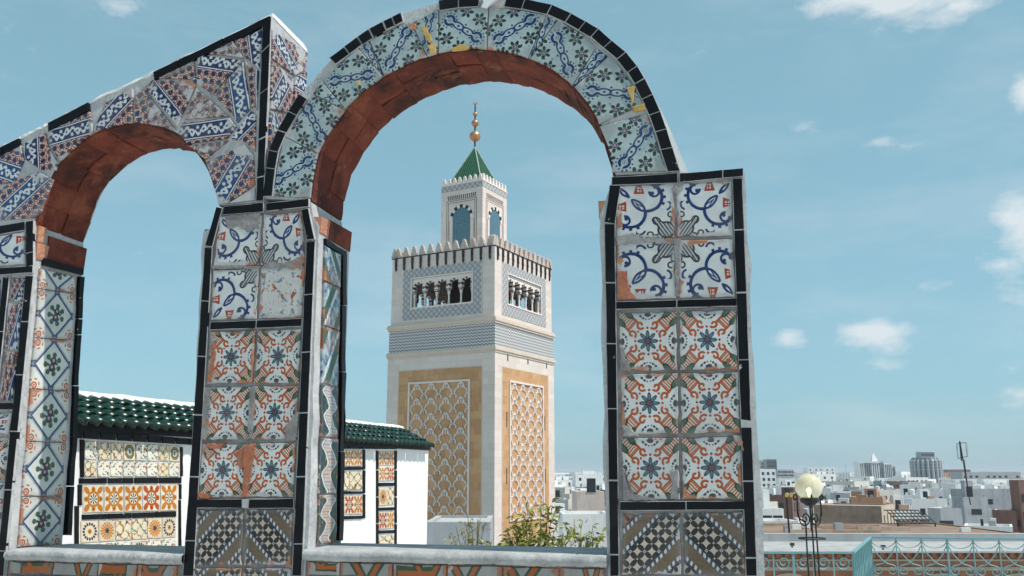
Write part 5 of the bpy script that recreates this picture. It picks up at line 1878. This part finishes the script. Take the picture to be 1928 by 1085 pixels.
# ------------------------------------------------------------------ the town
def wall_mat(name, c1, c2, sc_=.5):
    def f():
        o = coord('Object'); r = rnd(); g = new('ShaderNodeNewGeometry')
        n = noise(o, sc_, 5, .65, r * 20); x, y, z = sep(o)
        col = mix(ss(n, .3, .75), c1, c2)
        st = ss(noise(vec((x + y) * 1.6, z * .25, r * 30.0), 1.0, 4, .65), .52, .75) * .45
        col = mix(st, col, (c1[0] * .45, c1[1] * .43, c1[2] * .40))
        _, _, nz = sep(g.outputs['Normal'])
        roof = mix(noise(o, .6, 5, .7, r * 20), (.34, .32, .30), (.66, .64, .61))
        col = mix(ss(nz, .6, .8) * .4, col, roof)
        return {'Base Color': col, 'Roughness': .92}
    return material(name, f)


W_WHITE = wall_mat('house_white', (.68, .67, .66), (.84, .84, .83))
W_CREAM = wall_mat('house_cream', (.50, .46, .41), (.66, .62, .56))
W_GREY = wall_mat('house_grey', (.30, .31, .33), (.44, .45, .47))
W_PINK = wall_mat('house_pink', (.55, .45, .40), (.66, .55, .50))
W_ORANGE = wall_mat('house_orange', (.45, .22, .13), (.55, .30, .19))
W_BROWN = wall_mat('house_brown', (.30, .19, .14), (.48, .35, .27), 1.6)
W_RED = wall_mat('house_brick', (.16, .085, .07), (.24, .13, .10))
W_TAN = wall_mat('house_tan', (.42, .33, .25), (.52, .43, .34))
GLASSD = simple('dark_window', (.02, .025, .03), (.05, .055, .06), 2, .25, 0)
CURTAINW = simple('tower_glass', (.05, .075, .09), (.09, .12, .14), .1, .3, 0)
TANK = simple('water_tank', (.55, .56, .57), (.7, .7, .7), 3, .6, 0)


def house(name, px, wpx, py_top, Y, mat, label, cat='house', dep=None, rz=0.0, wins=None, storeys=None, hut=False, group=None, base=None, seed=1, par=.5, corner=None, clutter=0):
    """a flat roofed block with a parapet; px centre, wpx width in pixels, py_top the roof line at distance Y"""
    rg = random.Random(seed)
    c = at(px, py_top, Y)
    w = wpx / FPX * Y * .985
    dep = dep or w * rg.uniform(.8, 1.2)
    zt = c.z; z0 = GROUND_Z if base is None else base
    loc = (c.x, Y + dep / 2, z0)
    if corner:      # pixel column of the front right corner, which stands at distance Y
        q = at(corner, py_top, Y); ca, sa = math.cos(rz), math.sin(rz)
        loc = (q.x - (w / 2 * ca + dep / 2 * sa), q.y - (w / 2 * sa - dep / 2 * ca), z0)
    root = empty(name, loc, rz, label=label, cat=cat, group=group)
    h = zt - z0
    t = .25
    mb = MB()
    mb.box(-w / 2, w / 2, -dep / 2, dep / 2, -.3, h - par)
    for x0, x1, y0, y1 in ((-w / 2, w / 2, -dep / 2, -dep / 2 + t), (-w / 2, w / 2, dep / 2 - t, dep / 2), (-w / 2, -w / 2 + t, -dep / 2 + t, dep / 2 - t), (w / 2 - t, w / 2, -dep / 2 + t, dep / 2 - t)):
        mb.box(x0, x1, y0, y1, h - par + .003, h)
    mb.build('wall', mat, root)
    if hut:
        hw = w * rg.uniform(.25, .45); hx = rg.uniform(-.25, .25) * w
        mb = MB().box(hx - hw / 2, hx + hw / 2, 0, dep * .35, h - par + .002, h - par + rg.uniform(2.0, 2.6)); mb.build('roof_hut', mat, root)
        if rg.random() < .6:
            mb = MB().box(hx - .4, hx + .4, -.02, .0, h - par + .01, h - par + 1.8); mb.build('door', GLASSD, root)
    for q in range(rg.randint(3, 7) if clutter else 0):
        s_ = rg.uniform(.3, 1.6) if q % 2 else rg.uniform(.25, .6); x_, y_ = rg.uniform(-.42, .42) * w, rg.uniform(-.45, .1) * dep; hh = rg.uniform(.5, 1.3)
        nm_, mt_ = rg.choice((('chimney', mat), ('roof_vent', W_GREY), ('cooling_unit', KERBM), ('roof_shed', W_WHITE), ('roof_shed', W_WHITE), ('roof_tarp', W_BROWN), ('skylight', GLASSD)))
        MB().box(x_ - s_ / 2, x_ + s_ / 2, y_ - s_ / 2, y_ + s_ / 2, h - par + .004, h - par + hh).build(nm_, mt_, root)
    if clutter and rg.random() < .5:
        mb = MB(); x_ = rg.uniform(-.4, .4) * w
        mb.tube([(x_, -dep * .2, h - par), (x_, -dep * .2, h + rg.uniform(.8, 2.2))], .035, 4); z_ = h + .6
        mb.tube([(x_ - .5, -dep * .2, z_), (x_ + .5, -dep * .2, z_)], .02, 4); mb.build('aerial', IRON, root)
    if wins:
        ww, wh, nx, nz, ztop, dz = wins
        me = MB().box(-ww / 2, ww / 2, -.03, .06, -wh, 0).mesh('window', GLASSD)
        for i in range(nx):
            for k in range(nz):
                x = -w / 2 + w * (i + .5) / nx + rg.uniform(-.1, .1) * w / nx
                if nz * nx <= 12 and rg.random() < .2: continue
                link('window', me, root, Matrix.Translation((x, -dep / 2, h - ztop - k * dz)))
        if rg.random() < .7:
            for k in range(max(1, nx // 2)):
                link('window', me, root, Matrix.Translation((w / 2, -dep / 2 + dep * (k + .6) / max(1, nx // 2 + .3), h - ztop)) @ Matrix.Rotation(PI / 2, 4, 'Z'))
    return root, w, dep, h


# --- named buildings beyond the terrace
r_, w, dp, h = house('stucco_building', 1593, 122, 953, 84, W_BROWN, 'windowless brown stucco building with tan side wall, behind the globe lamp', 'building', dep=7.0, rz=rad(-32), seed=2, par=.15, corner=1658)
side = MB().box(w / 2 + .002, w / 2 + .05, -dp / 2, dp / 2, 0, h - .05); side.build('side_wall', W_TAN, r_)
for k in range(4):
    y = -dp / 2 + dp * (k + .7) / 4.4
    MB().box(w / 2 + .02, w / 2 + .07, y - .22, y + .22, h - 2.5, h - .85).build('window', GLASSD, r_)
W_ROOF = simple('roof_screed', (.17, .115, .082), (.31, .225, .165), .55, .92, .2, .02)
fr_, w, dp, h = house('flat_roof_building', 1660, 520, 1004, 66, W_ROOF, 'broad low building with wide beige flat roof in front of the brown stucco block', 'building', dep=13, seed=3, par=.08)
rgF = random.Random(8)
for k in range(9):
    x_ = rgF.uniform(-.48, .48) * w; y_ = rgF.uniform(-.45, .35) * dp
    MB().box(x_ - rgF.uniform(1, 3), x_ + rgF.uniform(1, 3), y_ - .09, y_ + .09, h - .08 + .004, h + rgF.uniform(.08, .22)).build('roof_upstand', W_TAN if k % 2 else W_BROWN, fr_)
for k in range(7):
    x_ = rgF.uniform(-.48, .48) * w; y_ = rgF.uniform(-.4, .4) * dp; s_ = rgF.uniform(.15, .4)
    MB().box(x_ - s_, x_ + s_, y_ - s_ * .6, y_ + s_ * .6, h - .08 + .003, h + rgF.uniform(.2, .55)).build('roof_vent', rgF.choice((W_GREY, W_BROWN, W_WHITE)), fr_)
# courtyard facade with arches right behind the railing
fc = at(1690, 1040, 33)
fac = empty('courtyard_facade', (fc.x, 33, GROUND_Z), 0, label='brown brick courtyard facade with arches and white roof edge seen through the railing', cat='building')
fh = fc.z - GROUND_Z
FB = simple('brown_facade_brick', (.27, .115, .065), (.42, .20, .12), 2.5, .9, .3, .02)
MB().box(-8, 9, 0, 4.58, -.3, fh).build('wall', FB, fac)
MB().box(-8.3, 9.3, -.3, 4.6, fh + .002, fh + .06).build('roof_edge', KERBM, fac)
MB().box(-8.3, 9.3, 4.3, 4.62, fh + .062, fh + .36).build('upper_kerb', W_GREY, fac)
mb = MB()
for k in range(56): mb.box(-8 + k * .305, -7.86 + k * .305, -.14, -.001, fh - .16, fh)
mb.build('dentil', FB, fac, kind='stuff')
MB().box(-8, 9, -.05, -.001, fh - .62, fh - .50).build('string_course', W_TAN, fac)
MB().box(-8, 9, -.05, -.001, fh - .30, fh - .24).build('string_course', W_TAN, fac)
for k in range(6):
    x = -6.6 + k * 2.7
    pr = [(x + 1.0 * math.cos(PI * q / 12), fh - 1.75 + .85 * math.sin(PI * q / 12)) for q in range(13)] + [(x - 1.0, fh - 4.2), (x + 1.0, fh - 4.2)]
    MB().extrude(pr, lambda p: (p[0], -.02, p[1]), lambda p: (p[0], .1, p[1])).build('arch_opening', DKRED, fac)  # dark panel in place of a shaded recess
    pr2 = [(x + 1.22 * math.cos(PI * q / 12), fh - 1.75 + 1.05 * math.sin(PI * q / 12)) for q in range(13)]
    pr1 = [(x + 1.0 * math.cos(PI * q / 12), fh - 1.75 + .85 * math.sin(PI * q / 12)) for q in range(13)]
    m2 = MB()
    for q in range(12):
        A = [pr1[q], pr2[q], pr2[q + 1], pr1[q + 1]]
        m2.add([(p[0], -.06, p[1]) for p in A] + [(p[0], -.001, p[1]) for p in A], [(0, 1, 2, 3), (0, 4, 5, 1), (1, 5, 6, 2), (2, 6, 7, 3), (3, 7, 4, 0)])
    m2.build('arch_band', W_TAN, fac)
FLOOD = simple('black_floodlight', (.03, .03, .03), (.06, .06, .06), 5, .5, 0)
for px, py in ((1491, 1025), (1662, 1029)):
    p = at(px, py, 32.4); o_ = MB().box(-.07, .07, -.08, .02, -.05, .05).box(-.02, .02, -.02, .02, -.12, -.05).build('floodlight', FLOOD, fac); o_.location = (p.x - fc.x, p.y - 33, p.z - GROUND_Z)
house('orange_house', 1641, 29, 926, 185, W_ORANGE, 'small orange rendered house with one side in shade', wins=(.9, 1.2, 2, 1, 1.2, 3), dep=7, seed=8)
house('grey_block', 1863, 103, 921, 150, W_GREY, 'large blank blue grey concrete block beyond the antenna mast', 'building', dep=4, seed=9, wins=(.8, .8, 1, 1, 1.6, 3), par=.2)
house('brick_house', 1932, 30, 904, 135, W_RED, 'tall dark red brick house at the edge of the photo', dep=2.5, seed=10, wins=(.8, 1.2, 2, 3, 2, 2.6))
house('mast_house', 1836, 46, 936, 118, W_GREY, 'pale grey house carrying the antenna mast, with a black window strip', dep=3, seed=11, wins=(1.3, .7, 1, 1, 1.5, 3), hut=True)
house('mast_annex', 1790, 40, 958, 103, W_GREY, 'low grey annex with square dark openings left of the mast house', dep=3, seed=12, wins=(1.5, .9, 2, 1, 1.3, 3))
house('white_house', 1455, 40, 958, 98, W_WHITE, 'white house with two dark doors beside the right pier', dep=6, seed=13, wins=(1.0, 1.6, 2, 1, .7, 3), hut=True)
house('white_house', 1470, 62, 981, 80, W_WHITE, 'low white house with sloping awning beside the lamp', dep=5, seed=14, wins=(1.6, .9, 1, 1, .7, 3))
house('pink_house', 1112, 52, 926, 98, W_PINK, 'pale pink house with single dark window left of the right pier', dep=8, seed=15, par=.15)
o_ = [o for o in C.objects if o.name.startswith('pink_house')][0]
MB().box(-.4, .55, -4.06, -3.9, 17.55 + .0, 19.0).build('window', GLASSD, o_)
house('white_house', 1105, 90, 968, 84, W_WHITE, 'low white house below the pink house', dep=7, seed=16, par=.3)
house('grey_wall_house', 862, 120, 983, 40, W_GREY, 'low grey building at the foot of the minaret', 'building', dep=6, seed=17, par=.1)
house('long_building', 1866, 135, 903, 420, W_WHITE, 'long white building with row of small windows on the skyline', 'building', dep=14, seed=18, wins=(1.3, 2.0, 13, 1, 2.2, 3), par=1.0)
house('long_building', 1866, 110, 889, 520, W_GREY, 'long grey upper block behind the long white building', 'building', dep=14, seed=19, wins=(1.6, 1.2, 10, 1, 2.0, 3), par=1.0)
house('office_slab', 1440, 14, 867, 900, W_GREY, 'lower slab of the dark twin office towers by the right pier', 'office tower', dep=14, seed=20, par=.5, wins=(1.6, 2, 4, 9, 2, 3.2))
house('office_slab', 1453, 18, 865, 880, CURTAINW, 'taller glazed slab of the dark twin office towers', 'office tower', dep=14, seed=21, par=.5, wins=(1.5, 2, 5, 9, 2, 3.2))
house('office_building', 1479, 30, 884, 800, W_GREY, 'grey office block with window bands beside the twin towers', 'office block', dep=12, seed=22, par=.5, wins=(1.4, 1.5, 8, 5, 1.5, 2.9))
house('city_block', 1087, 56, 893, 900, W_GREY, 'wide grey office block on the skyline beside the minaret', 'office block', dep=16, seed=23, wins=(1.6, 1.6, 10, 4, 1.6, 3.2))
house('city_block', 1068, 20, 897, 700, W_WHITE, 'pale apartment block on the skyline nearest the minaret', 'office block', dep=12, seed=24, wins=(1.3, 1.4, 5, 6, 1.6, 2.9))
house('city_block', 1116, 26, 899, 620, W_WHITE, 'white apartment block on the skyline by the right pier', 'office block', dep=12, seed=25, wins=(1.3, 1.4, 5, 4, 1.6, 2.9))
# hotel with the spire: stepped vertical fins
hY = 950
hc = at(1652, 872, hY)
hotel = empty('spired_hotel', (hc.x, hY, GROUND_Z), 0, label='pale hotel tower of vertical fins with a pointed spire', cat='hotel')
px2m = hY / FPX
for i, (a, b, yt) in enumerate(((1618, 1627, 871), (1627, 1641, 872), (1641, 1655, 870), (1655, 1664, 868), (1664, 1679, 872), (1679, 1686, 878))):
    x0, x1 = (a - 1652) * px2m, (b - 1652) * px2m
    top_z = at(1652, yt, hY).z - GROUND_Z
    MB().box(x0 + .2, x1 - .2, (i % 2) * 2.0, 16, -.3, top_z).build('wing', W_GREY if i % 2 else W_WHITE, hotel)
    n = max(2, int((x1 - x0) / 2))
    wm = MB()
    for k in range(n):
        x = lerp(x0 + .6, x1 - .6, (k + .5) / n); wm.box(x - .5, x + .5, (i % 2) * 2.0 - .15, (i % 2) * 2.0 + .1, 6, top_z - 1.5)
    wm.build('window', CURTAINW, hotel)
MB().box((1618 - 1652) * px2m - 1, (1658 - 1652) * px2m, -.8, 16, at(1652, 871.5, hY).z - GROUND_Z, at(1652, 869.5, hY).z - GROUND_Z).build('roof_slab', W_WHITE, hotel)
zt0 = at(1652, 869, hY).z - GROUND_Z; zt1 = at(1649, 853, hY).z - GROUND_Z
sp = MB(); xs = (1649 - 1652) * px2m
sp.add([(xs - 3.2, 2, zt0), (xs + 3.6, 2, zt0), (xs + 3.6, 9, zt0), (xs - 3.2, 9, zt0), (xs - .35, 5, zt1), (xs + .35, 5, zt1), (xs + .35, 6, zt1), (xs - .35, 6, zt1)], [(0, 1, 5, 4), (1, 2, 6, 5), (2, 3, 7, 6), (3, 0, 4, 7), (4, 5, 6, 7), (3, 2, 1, 0)])
sp.build('spire', W_WHITE, hotel)
# ribbed round tower
cY = 820
cc = at(1755, 866, cY)
rt = empty('round_tower', (cc.x, cY + 13, GROUND_Z), 0, label='round dark ribbed tower block with a stepped crown', cat='tower block')
pm = cY / FPX
zt = lambda py: at(1755, py, cY).z - GROUND_Z
Rr = 29 * pm
MB().lathe([(Rr * .90, -.3), (Rr * .90, zt(868)), (Rr * .75, zt(863)), (Rr * .60, zt(861))], (0, 0, 0), 32).build('drum', CURTAINW, rt)
for k in range(20):
    a = 2 * PI * k / 20
    mb = MB(); mb.tube([(Rr * .9 * math.cos(a), Rr * .9 * math.sin(a), 0), (Rr * .9 * math.cos(a), Rr * .9 * math.sin(a), zt(868)), (Rr * .76 * math.cos(a), Rr * .76 * math.sin(a), zt(862))], [1.15, 1.15, .8], 6)
    mb.build('rib', W_GREY, rt)
for py in (872, 878, 884): MB().lathe([(Rr * .93, zt(py + .9)), (Rr * .95, zt(py + .6)), (Rr * .95, zt(py)), (Rr * .93, zt(py - .2))], (0, 0, 0), 32).build('floor_band', W_GREY, rt)
MB().box(-6.3, 6.3, -5, 5, zt(862), zt(851)).build('crown', W_GREY, rt)
MB().box(-6.0, 6.0, -5.06, -5.0, zt(859), zt(854)).build('window', CURTAINW, rt)
MB().box(-6.8, 6.8, -5.4, 5.4, zt(851), zt(849.6)).build('crown_slab', W_WHITE, rt)

# antenna mast
aY = 116
ab_ = at(1829, 951, aY)
mast = empty('antenna_mast', (ab_.x, aY, ab_.z), 0, label='tall dark antenna mast with panel antennas above the rooftops', cat='mast')
az = lambda py: at(1827, py, aY).z - ab_.z
ax_ = lambda px: at(px, 948, aY).x - ab_.x
mb = MB(); mb.tube([(ax_(1827), 0, 0), (ax_(1819), 0, az(832))], .065, 6); mb.build('pole', IRON, mast)
mb = MB(); mb.tube([(ax_(1830), .5, 0), (ax_(1825), .2, az(865))], .045, 6); mb.build('stay', IRON, mast)
mb = MB()
for q in range(9): mb.tube([(lerp(ax_(1827), ax_(1820.5), q / 8), 0, az(lerp(940, 868, q / 8))), (lerp(ax_(1830), ax_(1825), q / 8), .4, az(lerp(937, 866, q / 8)))], .03, 4)
mb.build('brace', IRON, mast)
for px, y0, y1 in ((1812, 837, 865), (1818, 831, 868), (1830, 833, 861)):
    MB().box(ax_(px) - .075, ax_(px) + .075, -.10, .0, az(y1), az(y0)).build('panel_antenna', W_GREY if px != 1818 else IRON, mast)
for py in (833, 860): 
    mb = MB(); mb.tube([(ax_(1812), 0, az(py + 3)), (ax_(1830), 0, az(py))], .04, 4); mb.build('arm', IRON, mast)
# lattice mast and yellow sign on its pole
lY = 300
lp = at(1595, 915, lY)
lm = empty('lattice_mast', (lp.x, lY, lp.z), 0, label='thin grey lattice mast with twin frames among the far roofs', cat='mast')
mb = MB(); H_ = at(1595, 890, lY).z - lp.z
for x in (-.9, 0, .9): mb.tube([(x, 0, 0), (x, 0, H_)], .09, 5)
for q in range(6): mb.tube([(-.9, 0, H_ * q / 6), (.9, 0, H_ * (q + 1) / 6)], .05, 4)
mb.tube([(0, 0, H_), (0, 0, at(1595, 874, lY).z - lp.z)], .05, 4)
mb.build('frame', W_GREY, lm)
sY = 40
s0 = at(1487, 996, sY)
sg = empty('sign_pole', (s0.x, sY, s0.z), 0, label='black pole with small yellow double sign left of the globe lamp', cat='sign')
mb = MB(); mb.tube([(0, 0, -2), (at(1484, 996, sY).x - s0.x, 0, at(1484, 918, sY).z - s0.z)], .04, 6); mb.build('pole', IRON, sg)
YS = simple('yellow_sign_paint', (.55, .38, .06), (.60, .42, .08), 5, .6, 0)
sz0, sz1 = at(1484, 936, sY).z - s0.z, at(1484, 928.5, sY).z - s0.z
for a, b in ((1477.5, 1483), (1486, 1492)): MB().box(at(a, 930, sY).x - s0.x, at(b, 930, sY).x - s0.x, -.06, -.03, sz0, sz1).build('sign_board', YS, sg)
# black mesh canopy
cY_ = 75
cA = at(1720, 980, cY_)
cn = empty('mesh_canopy', (cA.x, cY_, cA.z - 2.5), 0, label='black mesh canopy over a roof right of the brown stucco building', cat='canopy')
mb = MB()
wA, wB = at(1690, 980, cY_).x - cA.x, at(1760, 980, cY_).x - cA.x
for q in range(10):
    x = lerp(wA, wB, q / 9); mb.tube([(x, 0, 2.3), (x + 1.2, 5, 3.1)], .05, 4)
for q in range(5): mb.tube([(wA + .24 * q, q * 1.25, 2.3 + .2 * q), (wB + .24 * q, q * 1.25, 2.3 + .2 * q)], .05, 4)
mb.build('mesh', IRON, cn)
mb = MB()
for x in (wA, wB): mb.tube([(x, 0, -1), (x, 0, 2.3)], .06, 5)
mb.build('post', IRON, cn)

# --- the rooftops of the old town: every house its own object
rgC = random.Random(42)
town = [('white', W_WHITE, .66, 'white_town_house'), ('cream', W_CREAM, .78, 'cream_town_house'), ('grey', W_GREY, .89, 'grey_town_house'),
        ('orange', W_ORANGE, .94, 'orange_town_house'), ('red', W_RED, 1.01, 'red_town_house')]


def place(px):
    return ('right of the minaret' if px < 1250 else 'below the office towers' if px < 1495 else 'behind the globe lamp' if px < 1575 else
            'below the spired hotel' if px < 1695 else 'below the round tower' if px < 1795 else 'around the antenna mast' if px < 1850 else 'below the long white building')


count = 0
for Y, drop, wid in ((104, 6.3, 3.6), (120, 6.0, 3.8), (138, 6.0, 4.2), (159, 5.9, 4.6), (183, 5.9, 5), (211, 5.9, 5.5), (243, 5.9, 6.2), (280, 6.0, 7.2), (330, 6.0, 9), (395, 6.1, 11), (470, 6.0, 14), (570, 5.4, 17), (700, 5.0, 20), (880, 4.0, 25), (1120, 2.5, 34), (1450, 0.5, 46)):
    for lo, hi in ((1015, 1160), (1405, 1990)):
        x = lo
        while x < hi:
            wpx = wid * rgC.uniform(.6, 1.5) / Y * FPX
            cx = x + wpx / 2; x += wpx * rgC.uniform(1.0, 1.35)
            if Y < 125 and (1500 < cx < 1735 or 1765 < cx < 1865 or cx < 1090 or 1430 < cx < 1505): continue
            if Y < 130 and cx > 1895: continue
            if count >= 285: continue
            top_h = EYE - drop + rgC.gauss(0, .9 + Y * .0016)
            if rgC.random() < .06 and Y > 300 and not 1600 < cx < 1800: top_h += rgC.uniform(3, 9)
            py = 890 - (top_h - EYE) / Y * FPX * .975
            r = rgC.random()
            tone, mt, _, nm = next(q for q in town if r < q[2])
            win = (rgC.uniform(.7, 1.1), rgC.uniform(1.0, 1.5), rgC.randint(2, 5), rgC.choice((1, 2, 2)), rgC.uniform(1.2, 1.8), 2.6) if Y < 460 else (1.3, 1.5, rgC.randint(3, 6), 3, 1.6, 3.0)
            hut = rgC.random() < .5 and Y < 700
            far = 'near the skyline' if Y > 600 else 'in far rooftops' if Y > 300 else 'in middle rooftops' if Y > 160 else 'in nearest rooftops'
            size = 'wide' if wpx > wid * 1.05 / Y * FPX else 'narrow'
            lab = f"{size} {tone} flat roofed house {'with roof hut ' if hut else ''}{far} {place(cx)}"
            house(nm, cx, wpx, py, Y * rgC.uniform(.97, 1.03), mt, lab, 'house', rz=rgC.uniform(-.95, .3), wins=win, clutter=2 if Y < 720 else 0, hut=hut, group=f'{tone} houses of the old town', seed=count, par=rgC.uniform(.3, .9))
            count += 1
print('town houses', count)
# the rest of the town, hidden from the photo's standpoint by the arcade, the wall and the picture's edge: one uncounted mass
rgM = random.Random(91)
for mt_, share in ((W_WHITE, .7), (W_GREY, .3)):
    mb = MB()
    for Y, drop, wid in ((120, 6.6, 8), (150, 6.4, 9), (190, 6.4, 10), (240, 6.4, 11), (310, 6.4, 13), (400, 6.4, 16), (520, 6.2, 20), (680, 5.8, 26), (900, 5.0, 34), (1200, 4.0, 46)):
        for lo, hi in ((-900, 1000), (1172, 1392), (2010, 3000)):
            x = lo
            while x < hi:
                w = wid * rgM.uniform(.6, 1.4); wpx = w / Y * FPX
                X = (x + wpx / 2 - 964) / FPX * Y * 1.02; x += wpx * 1.15
                if rgM.random() > share: continue
                y = Y * rgM.uniform(.95, 1.05); z = EYE - drop + rgM.gauss(0, .9); t = .3
                mb.box(X - w / 2, X + w / 2, y, y + w, GROUND_Z - .3, z - .5)
                for x0, x1, y0, y1 in ((-w / 2, w / 2, 0, t), (-w / 2, w / 2, w - t, w), (-w / 2, -w / 2 + t, t, w - t), (w / 2 - t, w / 2, t, w - t)): mb.box(X + x0, X + x1, y + y0, y + y1, z - .498, z)
    mb.build('far_rooftops', mt_, None, kind='stuff')
# satellite dishes and tanks on the nearer roofs
DISH = simple('satellite_dish', (.60, .60, .60), (.72, .72, .72), 4, .5, 0)
dmb = MB(); dmb.smooth = True
dmb.lathe([(.001, 0), (.2, .02), (.38, .08), (.5, .15), (.5, .17), (.36, .10), (.001, .03)], (0, 0, 0), 12)
dme = dmb.mesh('dish', DISH)
pmb = MB(); pmb.tube([(0, 0, -1.6), (0, 0, 0)], .04, 5); pme = pmb.mesh('stand', IRON)
roofs = [o for o in list(C.objects) if o.get('group') and 'old town' in o['group'] and o.location.y < 330]
for i, o in enumerate(rgC.sample(roofs, min(26, len(roofs)))):
    wl = next(c for c in o.children if c.name.startswith('wall'))
    hh_ = max(v.co.z for v in wl.data.vertices); wx = max(v.co.x for v in wl.data.vertices); wy = max(v.co.y for v in wl.data.vertices)
    wh = o['label'].split(' rooftops ')[-1] if ' rooftops ' in o['label'] else o['label'].split('skyline ')[-1]
    tn = o['label'].split(' flat')[0].split(' ', 1)[1]
    if i % 3:
        p = o.matrix_basis @ Vector((rgC.uniform(-.7, .7) * wx, -wy * .5, hh_ + .8))
        r_ = empty('satellite_dish', p, rgC.uniform(-.4, .4), label=f'white satellite dish on a {tn} roof {wh}', cat='satellite dish', group='satellite dishes on the roofs')
        link('dish', dme, r_, Matrix.Rotation(rad(62), 4, 'X')); link('stand', pme, r_)
    else:
        p = o.matrix_basis @ Vector((rgC.uniform(-.6, .6) * wx, wy * .2, hh_ - .2))
        mb = MB(); mb.lathe([(.5, -.5), (.55, -.4), (.55, 1.1), (.35, 1.25), (.1, 1.3)], (0, 0, 0), 12)
        t_ = mb.build('water_tank', TANK, None, label=f'pale water tank on a {tn} roof {wh}', cat='water tank', group='water tanks on the roofs'); t_.location = p
# trees among the roofs
TL = material('tree_leaf', lambda: (lambda o: {'Base Color': mix(ss(noise(o, .8, 3), .35, .65), (.022, .045, .016), (.06, .085, .03)), 'Roughness': .6})(coord('Object')))
BARK = simple('tree_bark', (.08, .06, .045), (.14, .11, .08), 4, .9, 0)


def tree(px, py_top, Y, R, label, seed):
    rg = random.Random(seed)
    c = at(px, py_top, Y); H = c.z - GROUND_Z
    root = empty('tree', (c.x, Y, GROUND_Z), 0, label=label, cat='tree')
    tr = MB(); tr.tube([(0, 0, -.2), (.1, 0, H * .4), (0, .1, H * .8)], [.3, .22, .08], 7)
    for k in range(5):
        a = k * 1.3; tr.tube([(.08, 0, H * .45), (math.cos(a) * R * .6, math.sin(a) * R * .6, H * .72)], [.12, .03], 5)
    tr.build('trunk', BARK, root)
    cr = MB()
    cl = [Vector((rg.gauss(0, .5) * R, rg.gauss(0, .5) * R, H - R * .75 + rg.uniform(-.55, .5) * R)) for _ in range(22)]
    for q in range(2600):
        o = rg.choice(cl); d = Vector((rg.gauss(0, 1), rg.gauss(0, 1), rg.gauss(0, 1))).normalized()
        p = o + d * R * .34 * rg.random() ** .4
        s = .17 * rg.uniform(.6, 1.4); e1 = Vector((rg.gauss(0, 1), rg.gauss(0, 1), rg.gauss(0, .6))).normalized() * s; e2 = e1.cross(d).normalized() * s * .6
        cr.add([p - e1, p + e2, p + e1, p - e2], [(0, 1, 2, 3)])
    cr.build('crown', TL, root)


tree(1612, 937, 150, 2.9, 'bushy dark tree behind the right end of the brown stucco building', 1)
tree(1634, 939, 152, 2.4, 'smaller bushy tree next to the orange house', 2)
tree(1466, 932, 170, 2.6, 'dark tree between white houses left of the globe lamp', 3)
tree(1563, 930, 220, 3.0, 'dusty green tree just right of the lamp globe', 4)
tree(1612, 908, 420, 4.5, 'dark tree far back beside the orange rooftops', 5)

# ------------------------------------------------------------------ haze over the town
def haze():
    global NT
    m = bpy.data.materials.new('haze_air'); m.use_nodes = True; NT = m.node_tree
    NT.nodes.remove(NT.nodes['Principled BSDF'])
    v = new('ShaderNodeVolumePrincipled'); v.inputs['Color'].default_value = (.86, .93, 1.0, 1); v.inputs['Density'].default_value = HAZE; v.inputs['Anisotropy'].default_value = .0
    NT.links.new(v.outputs[0], NT.nodes['Material Output'].inputs['Volume'])
    return m


HAZE = 1.6e-4
hz = MB().box(-9100, 9100, -600, 15100, GROUND_Z - 1.6, 46).build('haze', haze(), None, kind='stuff')
